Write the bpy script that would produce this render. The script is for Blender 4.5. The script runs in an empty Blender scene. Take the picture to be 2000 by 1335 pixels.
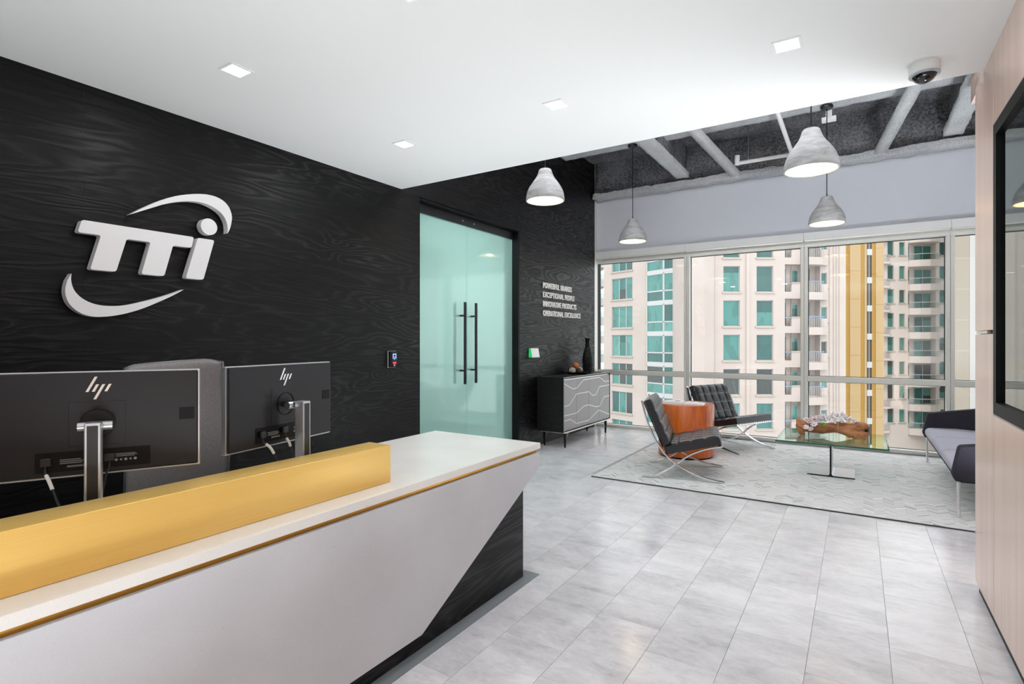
import bpy, bmesh, math, random
from mathutils import Vector, Matrix, noise as mnoise

random.seed(7)
S = bpy.context.scene
COL = S.collection
PI = math.pi
R = math.radians

# ------------------------------------------------------------------ camera, world, lights, exposure
YAW = math.atan(675 / 1063)
cam_d = bpy.data.cameras.new('camera')
cam = bpy.data.objects.new('camera', cam_d)
COL.objects.link(cam)
cam.location = (0, 0, 1.376)
cam.rotation_euler = (PI / 2, 0, YAW)
cam_d.sensor_width = 36
cam_d.lens = 1063 / 2000 * 36
cam_d.shift_y = -3 / 2000
cam_d.clip_start = .02
cam_d.clip_end = 400
S.camera = cam

S.view_settings.view_transform = 'Standard'
S.view_settings.look = 'None'
S.view_settings.gamma = 1
S.view_settings.use_curve_mapping = False
S.view_settings.exposure = 0.0

wd = bpy.data.worlds.new('overcast_sky')
S.world = wd
wd.use_nodes = True
wd.node_tree.nodes['Background'].inputs[0].default_value = (.93, .97, 1.0, 1)
wd.node_tree.nodes['Background'].inputs[1].default_value = 2.0

sun_d = bpy.data.lights.new('sun', 'SUN')
sun_d.energy = 1.0
sun_d.angle = R(25)
sun_d.color = (1, .96, .9)
sun = bpy.data.objects.new('sun', sun_d)
sun.rotation_euler = (R(48), 0, R(12))
COL.objects.link(sun)

LIGHT_DOWN = 4.5      # each recessed ceiling light
LIGHT_PEND = 3.0       # each pendant bulb
LIGHT_HALL = 66.0      # corridor light behind the frosted doors
LIGHT_DECK_FILL = 600.0      # added lamp, no fixture, hidden behind the ceiling edge to brighten deck and bulkhead
LIGHT_ROOM_FILL = 115.0     # added unseen lamps that even out the brightness of ceiling and lounge


def lamp(kind, name, loc, energy, color=(1, 1, 1), size=.1, rot=(0, 0, 0), parent=None):
    d = bpy.data.lights.new(name, kind)
    d.energy = energy
    d.color = color
    if kind == 'AREA':
        d.shape = 'SQUARE'
        d.size = size
    else:
        d.shadow_soft_size = size
    o = bpy.data.objects.new(name, d)
    o.location = loc
    o.rotation_euler = rot
    COL.objects.link(o)
    if parent:
        o.parent = parent
    return o


def area(name, loc, energy, color, sx, sy, rot):
    o = lamp('AREA', name, loc, energy, color, 1, rot)
    o.data.shape = 'RECTANGLE'
    o.data.size, o.data.size_y = sx, sy
    return o


area('added_deck_fill', (-1.2, 4.3, 3.1), LIGHT_DECK_FILL, (.97, .98, 1), 4.2, .12, (R(180), 0, 0)).data.spread = R(115)  # invented fill strip, out of view above the dropped ceiling
for _p, _t, _k, _s in (((-1.5, -1.7, .3), (-1.5, -1.7, 3), .30, 140), ((-.5, .2, .12), (-.6, .3, 3), .16, 150), ((.05, -.4, .2), (.0, .2, 3), .26, 140),
                       ((-2.9, 3.15, .15), (-2.6, 3.2, 3), .12, 130), ((.72, 4.3, .25), (-1.2, 2.4, 2.77), .085, 75), ((1.3, 4.6, .25), (1.0, 5.2, 4), .70, 140)):
    _l = area('added_fill_light', _p, LIGHT_ROOM_FILL * _k, (.88, .95, 1), .6, .6, (Vector(_t) - Vector(_p)).to_track_quat('-Z', 'Y').to_euler())  # fill lamps added out of view behind camera, desk and oak wall
    _l.data.spread = R(_s)

# ------------------------------------------------------------------ materials
def lin(c):
    def f(v):
        v /= 255
        return v / 12.92 if v <= .04045 else ((v + .055) / 1.055) ** 2.4
    return (f(c[0]), f(c[1]), f(c[2]), 1)


def mat(name, rgb, rough=.5, metal=0, spec=.5, emit=None, estr=0, coat=0):
    m = bpy.data.materials.new(name)
    m.use_nodes = True
    b = m.node_tree.nodes['Principled BSDF']
    b.inputs['Base Color'].default_value = lin(rgb)
    b.inputs['Roughness'].default_value = rough
    b.inputs['Metallic'].default_value = metal
    b.inputs['Specular IOR Level'].default_value = spec
    b.inputs['Coat Weight'].default_value = coat
    if emit:
        b.inputs['Emission Color'].default_value = lin(emit)
        b.inputs['Emission Strength'].default_value = estr
    return m


class NT:
    """small node helper"""
    def __init__(s, m):
        s.t = m.node_tree
        s.b = s.t.nodes.get('Principled BSDF')

    def n(s, typ, **kw):
        nd = s.t.nodes.new(typ)
        for k, v in kw.items():
            setattr(nd, k, v)
        return nd

    def l(s, a, b):
        s.t.links.new(a, b)

    def coords(s, scale, kind='Object'):
        tc = s.n('ShaderNodeTexCoord')
        mp = s.n('ShaderNodeMapping')
        mp.inputs['Scale'].default_value = scale
        s.l(tc.outputs[kind], mp.inputs['Vector'])
        return mp.outputs['Vector']

    def noise(s, vec, scale=5, detail=3, rough=.5, dist=0, w=None):
        nd = s.n('ShaderNodeTexNoise')
        if w is not None:
            nd.noise_dimensions = '4D'
            s.l(w, nd.inputs['W'])
        nd.inputs['Scale'].default_value = scale
        nd.inputs['Detail'].default_value = detail
        nd.inputs['Roughness'].default_value = rough
        nd.inputs['Distortion'].default_value = dist
        s.l(vec, nd.inputs['Vector'])
        return nd.outputs['Fac']

    def math(s, op, a, b=None, c=None):
        nd = s.n('ShaderNodeMath', operation=op)
        for i, x in enumerate((a, b, c)):
            if x is None:
                continue
            if isinstance(x, (int, float)):
                nd.inputs[i].default_value = x
            else:
                s.l(x, nd.inputs[i])
        return nd.outputs[0]

    def ramp(s, fac, stops):
        nd = s.n('ShaderNodeValToRGB')
        e = nd.color_ramp.elements
        while len(e) < len(stops):
            e.new(.5)
        for el, (p, c) in zip(e, stops):
            el.position = p
            el.color = lin(c)
        s.l(fac, nd.inputs['Fac'])
        return nd.outputs['Color']

    def mix(s, fac, a, b, typ='MIX'):
        nd = s.n('ShaderNodeMix', data_type='RGBA', blend_type=typ)
        for idx, x in ((0, fac), (6, a), (7, b)):
            if isinstance(x, (int, float)):
                nd.inputs[idx].default_value = x
            elif isinstance(x, tuple):
                nd.inputs[idx].default_value = x
            else:
                s.l(x, nd.inputs[idx])
        return nd.outputs[2]

    def bump(s, h, strength=.2, dist=.01):
        nd = s.n('ShaderNodeBump')
        nd.inputs['Strength'].default_value = strength
        nd.inputs['Distance'].default_value = dist
        s.l(h, nd.inputs['Height'])
        s.l(nd.outputs['Normal'], s.b.inputs['Normal'])

    def fresnel(s, ior):
        """the same reflectance on both faces of a thin pane"""
        fr = s.n('ShaderNodeFresnel')
        bf = s.n('ShaderNodeNewGeometry').outputs['Backfacing']
        s.l(s.math('MULTIPLY_ADD', bf, 1 / ior - ior, ior), fr.inputs['IOR'])
        return fr.outputs[0]

    def rand(s):
        return s.n('ShaderNodeObjectInfo').outputs['Random']


M = {}
M['white_paint'] = mat('white_paint', (232, 231, 229), .75, spec=.2)
M['grey_paint'] = mat('grey_paint', (205, 207, 213), .7, spec=.2)
M['black_metal'] = mat('black_metal', (22, 22, 24), .38)
M['black_plastic'] = mat('black_plastic', (26, 26, 28), .42)
M['deep_black'] = mat('deep_black', (8, 8, 9), .5, spec=.2)
M['white_plastic'] = mat('white_plastic', (235, 235, 233), .4)
M['chrome'] = mat('chrome', (225, 225, 228), .09, 1)
M['steel'] = mat('steel', (190, 192, 195), .28, 1)
M['steel_dark'] = mat('steel_dark', (120, 120, 124), .4, .6)
M['silver'] = mat('silver', (190, 192, 196), .36, .8)
M['light_metal'] = mat('light_metal', (235, 230, 222), .3, .4)
M['window_frame'] = mat('window_frame', (222, 221, 215), .45, .25)
M['gasket'] = mat('gasket', (30, 30, 30), .6)
M['diffuser'] = mat('diffuser', (255, 255, 255), .5, emit=(255, 250, 243), estr=6)
M['bulb'] = mat('bulb', (255, 240, 220), .5, emit=(255, 222, 172), estr=1.6)
M['shade_inner'] = mat('shade_inner', (250, 236, 208), .8, spec=.1)
M['white_letter'] = mat('white_letter', (240, 238, 236), .5)
M['logo_white'] = mat('logo_white', (228, 226, 227), .5)
M['inlay'] = mat('inlay', (226, 224, 215), .3, .5)
M['gold_bar'] = mat('gold_bar', (190, 140, 60), .3, .9)
M['green_led'] = mat('green_led', (40, 200, 110), .4, emit=(40, 220, 120), estr=.35)
M['red_led'] = mat('red_led', (160, 20, 30), .4, emit=(220, 40, 60), estr=1.2)
M['blue_led'] = mat('blue_led', (90, 140, 255), .4, emit=(150, 180, 255), estr=1.6)
M['screen_on'] = mat('screen_on', (230, 232, 232), .3, emit=(225, 230, 230), estr=.1)
M['tv_glass'] = mat('tv_glass', (10, 11, 13), .03)
M['tv_glass'].node_tree.nodes['Principled BSDF'].inputs['IOR'].default_value = 3.0
M['tv_glass'].node_tree.nodes['Principled BSDF'].inputs['Specular Tint'].default_value = (.86, 1, .9, 1)
M['sofa_dark'] = mat('sofa_dark', (44, 42, 50), .85, spec=.2)
M['trim_stone'] = mat('trim_stone', (138, 144, 148), .35)
M['pale_paper'] = mat('pale_paper', (238, 236, 236), .7)
M['green_leaf'] = mat('green_leaf', (130, 190, 60), .5)
M['petal'] = mat('petal', (246, 240, 242), .6)
M['petal_pink'] = mat('petal_pink', (226, 205, 210), .6)
M['stem_green'] = mat('stem_green', (150, 160, 110), .6)
M['copper'] = mat('copper', (205, 125, 70), .35, .6)
M['ball_white'] = mat('ball_white', (225, 218, 212), .6)
M['dark_wicker'] = mat('dark_wicker', (60, 45, 38), .7)
M['hp_white'] = mat('hp_white', (225, 225, 222), .22, .7)
M['print_grey'] = mat('print_grey', (150, 150, 150), .6)
M['tag_white'] = mat('tag_white', (232, 230, 226), .5)
M['blue_rail'] = mat('blue_rail', (115, 150, 182), .5)
M['white_rail'] = mat('white_rail', (189, 189, 189), .5)
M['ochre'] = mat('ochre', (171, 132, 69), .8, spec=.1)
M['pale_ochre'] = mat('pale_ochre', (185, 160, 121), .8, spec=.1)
M['tower_white'] = mat('tower_white', (185, 184, 182), .8, spec=.1)
M['tower_beige'] = mat('tower_beige', (163, 154, 141), .8, spec=.1)
M['sill_cream'] = mat('sill_cream', (185, 174, 163), .8, spec=.1)
M['dark_pane'] = mat('dark_pane', (60, 55, 49), .15)


def m_stucco(name='cream_stucco', a=(189, 177, 170), b=(195, 184, 178)):
    m = mat(name, (237, 229, 221), .85, spec=.1)
    t = NT(m)
    v = t.coords((1, 1, 1))
    n = t.noise(v, .35, 3)
    t.l(t.ramp(n, [(.3, a), (.7, b)]), t.b.inputs['Base Color'])
    return m


def m_teal():
    m = mat('teal_pane', (70, 150, 138), .12, spec=.8)
    t = NT(m)
    r = t.rand()
    c = t.ramp(r, [(0, (42, 92, 88)), (.3, (70, 132, 125)), (.55, (52, 114, 108)), (.72, (60, 68, 66)), (.86, (88, 148, 141))])
    c.node.color_ramp.interpolation = 'CONSTANT'
    v = t.coords((1.4, 1.4, .5))
    n = t.noise(v, 1.2, 1, w=t.math('MULTIPLY', r, 20))
    k = t.math('GREATER_THAN', n, .55)
    t.l(t.mix(t.math('MULTIPLY', k, .25), c, lin((40, 58, 55))), t.b.inputs['Base Color'])
    return m


def m_dark_wood(name='charcoal_veneer', lo=(3, 3, 3), hi=(46, 43, 44), axis='y', amp=1.0):
    """black stained veneer: contour-like grain with knots, running along world Y"""
    m = mat(name, (35, 33, 34), .45, spec=.24)
    t = NT(m)
    w = t.math('MULTIPLY', t.math('GREATER_THAN', t.rand(), 2), 30)
    v = t.coords((1, .55, 3.6))
    n = t.noise(v, 1.5, 2.5, .45, .35, w=w)
    vk = t.coords((1, 1.0, 2.6))
    vo = t.n('ShaderNodeTexVoronoi', voronoi_dimensions='4D', feature='F1')
    vo.inputs['Scale'].default_value = 2.1
    t.l(vk, vo.inputs['Vector'])
    t.l(w, vo.inputs['W'])
    mr = t.n('ShaderNodeMapRange')
    mr.inputs['From Min'].default_value = .02
    mr.inputs['From Max'].default_value = .42
    mr.inputs['To Min'].default_value = 1
    mr.inputs['To Max'].default_value = 0
    mr.interpolation_type = 'SMOOTHSTEP'
    t.l(vo.outputs['Distance'], mr.inputs['Value'])
    sep = t.n('ShaderNodeSeparateXYZ')
    t.l(t.coords((1, 1, 1)), sep.inputs[0])
    base = t.math('MULTIPLY', n, 15.0)
    base = t.math('MULTIPLY_ADD', mr.outputs[0], 1.9, base)
    base = t.math('MULTIPLY_ADD', sep.outputs['Z'], 7.0, base)
    s = t.math('SINE', t.math('MULTIPLY', base, 6.283))
    s01 = t.math('MULTIPLY_ADD', s, .5, .5)
    fine = t.noise(t.coords((3, 3, 160)), 1, 3, .6)
    big = t.noise(t.coords((.5, .5, 1.6)), 1.3, 2, w=w)
    f = t.math('MULTIPLY', t.math('POWER', s01, 3.0), t.math('MULTIPLY_ADD', big, 1.3, -.2))
    f = t.math('ADD', f, t.math('MULTIPLY_ADD', fine, .85, -.34))
    col = t.ramp(f, [(0.0, lo), (.4, tuple((a * 3 + b) // 4 for a, b in zip(lo, hi))), (.9, hi)])
    t.l(col, t.b.inputs['Base Color'])
    t.l(t.math('MULTIPLY_ADD', s01, -.16, .52), t.b.inputs['Roughness'])
    t.bump(t.math('ADD', s01, fine), .3, .003)
    return m


def m_tile():
    m = mat('porcelain_tile', (214, 213, 214), .2, spec=.5)
    t = NT(m)
    r = t.rand()
    w = t.math('MULTIPLY', r, 40)
    n1 = t.noise(t.coords((1.6, 3.4, 1)), 1.6, 5, .62, .5, w=w)
    n2 = t.noise(t.coords((9, 20, 1)), 1.5, 4, .7, 1.0, w=w)
    k = t.math('MULTIPLY_ADD', n2, .35, t.math('MULTIPLY', n1, .65))
    k = t.math('ADD', k, t.math('MULTIPLY_ADD', r, .10, -.05))
    c = t.ramp(k, [(.28, (184, 183, 186)), (.44, (216, 215, 219)), (.58, (235, 234, 238)), (.75, (246, 245, 249))])
    t.l(c, t.b.inputs['Base Color'])
    t.l(t.math('MULTIPLY_ADD', n2, .12, .12), t.b.inputs['Roughness'])
    return m


def m_oak():
    m = mat('pale_oak', (205, 172, 150), .3, spec=.5, coat=.35)
    t = NT(m)
    w = t.math('MULTIPLY', t.rand(), 20)
    n = t.noise(t.coords((70, 70, 1.3)), 1, 4, .6, .3, w=w)
    n2 = t.noise(t.coords((14, 14, .35)), 1, 2, .5, .6, w=w)
    k = t.math('MULTIPLY_ADD', n2, .5, t.math('MULTIPLY', n, .5))
    t.l(t.ramp(k, [(.3, (224, 188, 168)), (.5, (236, 204, 187)), (.72, (244, 217, 202))]), t.b.inputs['Base Color'])
    t.b.inputs['Coat Roughness'].default_value = .18
    return m


def m_solid_surface(name, rgb, rough):
    m = mat(name, rgb, rough, spec=.4)
    t = NT(m)
    v = t.coords((1, 1, 1))
    n = t.noise(v, 240, 2, .7)
    n2 = t.noise(v, 2.2, 3)
    k = t.math('MULTIPLY_ADD', n, .3, t.math('MULTIPLY', n2, .7))
    a = tuple(max(0, c - 9) for c in rgb)
    b = tuple(min(255, c + 6) for c in rgb)
    t.l(t.ramp(k, [(.3, a), (.65, b)]), t.b.inputs['Base Color'])
    vo = t.n('ShaderNodeTexVoronoi')
    vo.inputs['Scale'].default_value = 16
    t.l(v, vo.inputs['Vector'])
    spot = t.math('LESS_THAN', vo.outputs['Distance'], .035)
    c0 = t.b.inputs['Base Color'].links[0].from_socket
    t.l(t.mix(t.math('MULTIPLY', spot, .35), c0, lin((120, 118, 120))), t.b.inputs['Base Color'])
    return m


def m_gold():
    m = mat('brushed_brass', (238, 196, 110), .34, .3)
    t = NT(m)
    n = t.noise(t.coords((2, .5, 1.2)), 3, 3)
    n2 = t.noise(t.coords((300, 2, 300)), 1, 2)
    k = t.math('MULTIPLY_ADD', n2, .35, t.math('MULTIPLY', n, .65))
    t.l(t.ramp(k, [(.3, (238, 192, 100)), (.7, (246, 208, 124))]), t.b.inputs['Base Color'])
    return m


def m_fireproof(name, a, b, sc=26):
    m = mat(name, (120, 120, 124), .95, spec=.1)
    t = NT(m)
    v = t.coords((1, 1, 1))
    n = t.noise(v, sc, 4, .75)
    n2 = t.noise(v, 2.0, 3)
    k = t.math('MULTIPLY_ADD', n2, .35, t.math('MULTIPLY', n, .65))
    t.l(t.ramp(k, [(.36, a), (.64, b)]), t.b.inputs['Base Color'])
    t.bump(n, .9, .03)
    return m


def m_concrete_shade():
    m = mat('concrete_shade', (186, 186, 184), .8, spec=.2)
    t = NT(m)
    w = t.math('MULTIPLY', t.rand(), 20)
    n = t.noise(t.coords((3, 3, 9)), 2, 4, .6, .6, w=w)
    t.l(t.ramp(n, [(.32, (126, 126, 126)), (.5, (154, 154, 153)), (.7, (176, 176, 174))]), t.b.inputs['Base Color'])
    return m


def m_leather():
    m = mat('black_leather', (27, 28, 34), .30, spec=.6)
    t = NT(m)
    n = t.noise(t.coords((1, 1, 1)), 160, 3, .6)
    t.bump(n, .15, .002)
    return m


def m_fabric(name, rgb, sc=500):
    m = mat(name, rgb, .9, spec=.15)
    t = NT(m)
    v = t.coords((1, 1, 1))
    n = t.noise(v, sc, 2, .7)
    a = tuple(int(c * .85) for c in rgb)
    b = tuple(min(255, int(c * 1.1)) for c in rgb)
    t.l(t.ramp(n, [(.35, a), (.65, b)]), t.b.inputs['Base Color'])
    t.bump(n, .3, .002)
    return m


def m_cherry():
    m = mat('cherry_veneer', (170, 84, 30), .32, spec=.4, coat=.3)
    t = NT(m)
    n = t.noise(t.coords((9, 9, .8)), 1.4, 4, .6, .3)
    n2 = t.noise(t.coords((60, 60, 2)), 1.0, 3, .6)
    k = t.math('MULTIPLY_ADD', n2, .3, t.math('MULTIPLY', n, .7))
    t.l(t.ramp(k, [(.32, (140, 62, 14)), (.5, (180, 84, 20)), (.68, (208, 108, 34))]), t.b.inputs['Base Color'])
    return m


def m_log():
    m = mat('burl_wood', (140, 84, 48), .55)
    t = NT(m)
    n = t.noise(t.coords((3, 22, 22)), 1.4, 5, .65, 1.2)
    n2 = t.noise(t.coords((6, 6, 6)), 1.0, 3)
    k = t.math('MULTIPLY_ADD', n2, .4, t.math('MULTIPLY', n, .6))
    t.l(t.ramp(k, [(.3, (84, 46, 24)), (.45, (150, 92, 52)), (.6, (188, 126, 80)), (.75, (206, 148, 102))]), t.b.inputs['Base Color'])
    t.bump(n, .8, .01)
    return m


def m_monitor():
    m = mat('monitor_back', (25, 25, 29), .42, spec=.35)
    t = NT(m)
    n = t.noise(t.coords((1, 1, 1)), 900, 2)
    t.bump(n, .08, .001)
    return m


def m_rug():
    m = mat('hide_patch', (200, 202, 202), .8, spec=.15)
    t = NT(m)
    at = t.n('ShaderNodeAttribute', attribute_name='Col')
    n = t.noise(t.coords((1, 1, 1)), 120, 3)
    t.l(t.mix(.10, at.outputs['Color'], t.ramp(n, [(.3, (150, 150, 150)), (.7, (235, 235, 235))]), 'OVERLAY'), t.b.inputs['Base Color'])
    return m


def glass_mix(name, tint, gloss_rough=.0, ior=1.5, strength=1.0, gloss=(1, 1, 1, 1)):
    m = bpy.data.materials.new(name)
    m.use_nodes = True
    t = NT(m)
    t.t.nodes.remove(t.b)
    out = t.t.nodes['Material Output']
    tr = t.n('ShaderNodeBsdfTransparent')
    tr.inputs[0].default_value = tint
    gl = t.n('ShaderNodeBsdfGlossy')
    gl.inputs['Roughness'].default_value = gloss_rough
    gl.inputs[0].default_value = gloss
    mx = t.n('ShaderNodeMixShader')
    f = t.math('MINIMUM', t.math('MULTIPLY', t.fresnel(ior), strength), 1)
    t.l(f, mx.inputs[0])
    t.l(tr.outputs[0], mx.inputs[1])
    t.l(gl.outputs[0], mx.inputs[2])
    t.l(mx.outputs[0], out.inputs['Surface'])
    return m


def m_frosted():
    m = bpy.data.materials.new('frosted_glass')
    m.use_nodes = True
    t = NT(m)
    t.t.nodes.remove(t.b)
    out = t.t.nodes['Material Output']
    tl = t.n('ShaderNodeBsdfTranslucent')
    tl.inputs[0].default_value = lin((222, 246, 241))
    df = t.n('ShaderNodeBsdfDiffuse')
    df.inputs[0].default_value = lin((205, 236, 230))
    tr = t.n('ShaderNodeBsdfTransparent')
    tr.inputs[0].default_value = lin((219, 242, 238))
    gl = t.n('ShaderNodeBsdfGlossy')
    gl.inputs['Roughness'].default_value = .06
    a = t.n('ShaderNodeMixShader')
    a.inputs[0].default_value = .45
    t.l(tl.outputs[0], a.inputs[1])
    t.l(df.outputs[0], a.inputs[2])
    b = t.n('ShaderNodeMixShader')
    b.inputs[0].default_value = .70
    t.l(a.outputs[0], b.inputs[1])
    t.l(tr.outputs[0], b.inputs[2])
    c = t.n('ShaderNodeMixShader')
    t.l(t.fresnel(1.5), c.inputs[0])
    t.l(b.outputs[0], c.inputs[1])
    t.l(gl.outputs[0], c.inputs[2])
    t.l(c.outputs[0], out.inputs['Surface'])
    return m


M['stucco'] = m_stucco()
M['tower_stucco'] = m_stucco('tower_stucco', (216, 206, 200), (222, 213, 208))
M['teal'] = m_teal()
M['dark_wood'] = m_dark_wood()
M['base_wood'] = m_dark_wood('charcoal_base_veneer', (12, 12, 13), (52, 50, 52))
M['tile'] = m_tile()
M['oak'] = m_oak()
M['slab'] = m_solid_surface('quartz_top', (240, 237, 233), .28)
M['concrete'] = m_solid_surface('concrete_panel', (211, 212, 217), .5)
M['gold'] = m_gold()
M['fire_dark'] = m_fireproof('sprayed_fireproofing', (52, 52, 55), (160, 160, 164), 34)
M['fire_light'] = m_fireproof('pale_fireproofing', (190, 191, 194), (248, 248, 249), 60)
M['shade'] = m_concrete_shade()
M['leather'] = m_leather()
M['sofa_grey'] = m_fabric('grey_wool', (182, 180, 193))
M['mesh_grey'] = m_fabric('grey_mesh', (140, 136, 136), 320)
M['cherry'] = m_cherry()
M['log'] = m_log()
M['monitor'] = m_monitor()
M['rug'] = m_rug()
M['cabinet_black'] = m_dark_wood('ebonised_wood', (20, 20, 21), (36, 35, 36))
M['door_grey'] = mat('grey_lacquer', (150, 150, 150), .4)
M['window_glass'] = glass_mix('clear_glass', (.98, .985, .983, 1), strength=.8)
M['rail_glass'] = glass_mix('balcony_glass', (.70, .80, .78, 1))
M['table_glass'] = glass_mix('table_glass', (.93, .985, .96, 1), ior=1.6, strength=1.5, gloss=(.84, 1, .93, 1))
M['glass_edge'] = mat('glass_edge', (20, 92, 72), .15)
M['frosted'] = m_frosted()
M['dome_glass'] = mat('smoked_dome', (14, 14, 16), .05, spec=.8)


# ------------------------------------------------------------------ mesh helpers
class MB:
    def __init__(s):
        s.v, s.f = [], []

    def add(s, vs, fs):
        b = len(s.v)
        s.v += [tuple(p) for p in vs]
        s.f += [tuple(b + i for i in f) for f in fs]
        return s

    def box(s, x0, x1, y0, y1, z0, z1, mtx=None):
        vs = [Vector((x, y, z)) for z in (z0, z1) for y in (y0, y1) for x in (x0, x1)]
        if mtx is not None:
            vs = [mtx @ p for p in vs]
        return s.add(vs, [(0, 2, 3, 1), (4, 5, 7, 6), (0, 1, 5, 4), (2, 6, 7, 3), (0, 4, 6, 2), (1, 3, 7, 5)])

    def prism(s, poly, axis, a, b):
        """extrude a 2D polygon along an axis; poly coords are the two other axes in order"""
        def P(p, t):
            if axis == 'x':
                return (t, p[0], p[1])
            if axis == 'y':
                return (p[0], t, p[1])
            return (p[0], p[1], t)
        n = len(poly)
        vs = [P(p, a) for p in poly] + [P(p, b) for p in poly]
        fs = [tuple(range(n - 1, -1, -1)), tuple(range(n, 2 * n))]
        fs += [(i, (i + 1) % n, n + (i + 1) % n, n + i) for i in range(n)]
        return s.add(vs, fs)

    def lathe(s, prof, n=32, c=(0, 0, 0), mtx=None):
        vs, fs = [], []
        for r, z in prof:
            for k in range(n):
                a = 2 * PI * k / n
                p = Vector((c[0] + r * math.cos(a), c[1] + r * math.sin(a), c[2] + z))
                vs.append(mtx @ p if mtx is not None else p)
        for i in range(len(prof) - 1):
            for k in range(n):
                k2 = (k + 1) % n
                fs.append((i * n + k, i * n + k2, (i + 1) * n + k2, (i + 1) * n + k))
        if prof[0][0] > 1e-6:
            fs.append(tuple(range(n - 1, -1, -1)))
        if prof[-1][0] > 1e-6:
            m_ = (len(prof) - 1) * n
            fs.append(tuple(range(m_, m_ + n)))
        return s.add(vs, fs)

    def shell(s, prof, n=40, c=(0, 0, 0)):
        """closed lathe: the profile is a closed loop"""
        vs, fs = [], []
        m_ = len(prof)
        for r, z in prof:
            for k in range(n):
                a = 2 * PI * k / n
                vs.append((c[0] + r * math.cos(a), c[1] + r * math.sin(a), c[2] + z))
        for i in range(m_):
            j = (i + 1) % m_
            for k in range(n):
                k2 = (k + 1) % n
                fs.append((i * n + k, i * n + k2, j * n + k2, j * n + k))
        return s.add(vs, fs)

    def tube(s, pts, r, n=10, caps=True):
        pts = [Vector(p) for p in pts]
        rs = r if isinstance(r, (list, tuple)) else [r] * len(pts)
        vs, fs = [], []
        up = None
        for i, p in enumerate(pts):
            d = (pts[min(i + 1, len(pts) - 1)] - pts[max(i - 1, 0)]).normalized()
            if up is None:
                up = Vector((0, 0, 1)) if abs(d.z) < .9 else Vector((1, 0, 0))
            sx = d.cross(up).normalized()
            up = sx.cross(d).normalized()
            for k in range(n):
                a = 2 * PI * k / n
                vs.append(p + (sx * math.cos(a) + up * math.sin(a)) * rs[i])
        for i in range(len(pts) - 1):
            for k in range(n):
                k2 = (k + 1) % n
                fs.append((i * n + k, i * n + k2, (i + 1) * n + k2, (i + 1) * n + k))
        if caps:
            fs.append(tuple(range(n - 1, -1, -1)))
            m_ = (len(pts) - 1) * n
            fs.append(tuple(range(m_, m_ + n)))
        return s.add(vs, fs)

    def flatbar(s, pts, y, wid, th):
        """flat bar following a profile in the XZ plane, wid along Y, th in the plane"""
        P = [Vector((p[0], 0, p[1])) for p in pts]
        vs, fs = [], []
        for i, p in enumerate(P):
            d = (P[min(i + 1, len(P) - 1)] - P[max(i - 1, 0)]).normalized()
            nrm = Vector((-d.z, 0, d.x))
            for a, b in ((-1, -1), (1, -1), (1, 1), (-1, 1)):
                vs.append(p + nrm * (th / 2 * a) + Vector((0, y + wid / 2 * b, 0)))
        for i in range(len(P) - 1):
            for k in range(4):
                k2 = (k + 1) % 4
                fs.append((i * 4 + k, i * 4 + k2, i * 4 + 4 + k2, i * 4 + 4 + k))
        m_ = (len(P) - 1) * 4
        fs += [(3, 2, 1, 0), (m_, m_ + 1, m_ + 2, m_ + 3)]
        return s.add(vs, fs)

    def ball(s, c, r, n=12, m_=8, sq=(1, 1, 1)):
        prof = [(r * math.sin(PI * i / m_), -r * math.cos(PI * i / m_)) for i in range(m_ + 1)]
        prof[0] = (0, prof[0][1])
        prof[-1] = (0, prof[-1][1])
        b = len(s.v)
        s.lathe(prof, n)
        for i in range(b, len(s.v)):
            p = s.v[i]
            s.v[i] = (c[0] + p[0] * sq[0], c[1] + p[1] * sq[1], c[2] + p[2] * sq[2])
        return s

    def xf(s, mtx):
        s.v = [tuple(mtx @ Vector(p)) for p in s.v]
        return s

    def mesh(s, name, m, bevel=0, segs=2, smooth=None):
        me = bpy.data.meshes.new(name)
        me.from_pydata([tuple(p) for p in s.v], [], s.f)
        bm = bmesh.new()
        bm.from_mesh(me)
        bmesh.ops.remove_doubles(bm, verts=bm.verts, dist=1e-6)
        bmesh.ops.recalc_face_normals(bm, faces=bm.faces)
        if bevel:
            ed = [e for e in bm.edges if len(e.link_faces) == 2 and e.calc_face_angle(0) > .6]
            bmesh.ops.bevel(bm, geom=ed, offset=bevel, segments=segs, affect='EDGES', profile=.5, clamp_overlap=True)
        bm.to_mesh(me)
        bm.free()
        if m:
            me.materials.append(m)
        if smooth:
            me.polygons.foreach_set('use_smooth', [True] * len(me.polygons))
            me.set_sharp_from_angle(angle=R(smooth))
        return me

    def build(s, name, m, parent=None, bevel=0, segs=2, smooth=None, loc=None, rot=None):
        o = bpy.data.objects.new(name, s.mesh(name, m, bevel, segs, smooth))
        COL.objects.link(o)
        if parent:
            o.parent = parent
        if loc:
            o.location = loc
        if rot:
            o.rotation_euler = rot
        return o


def link_mesh(name, me, parent=None, loc=(0, 0, 0), rot=(0, 0, 0)):
    o = bpy.data.objects.new(name, me)
    COL.objects.link(o)
    o.parent = parent
    o.location = loc
    o.rotation_euler = rot
    return o


def tag(o, label, cat, group=None, kind=None):
    o['label'] = label
    o['category'] = cat
    if group:
        o['group'] = group
    if kind:
        o['kind'] = kind
    return o


def empty(name, loc=(0, 0, 0), rz=0):
    o = bpy.data.objects.new(name, None)
    COL.objects.link(o)
    o.empty_display_size = .1
    o.location = loc
    o.rotation_euler = (0, 0, rz)
    return o


def thing(name, loc, rz, label, cat, group=None, kind=None):
    return tag(empty(name, loc, rz), label, cat, group, kind)


def copy_tree(o, parent=None):
    c = o.copy()
    COL.objects.link(c)
    c.parent = parent
    for ch in list(o.children):
        copy_tree(ch, c)
    return c


def B(*a):
    return MB().box(*a)


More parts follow.
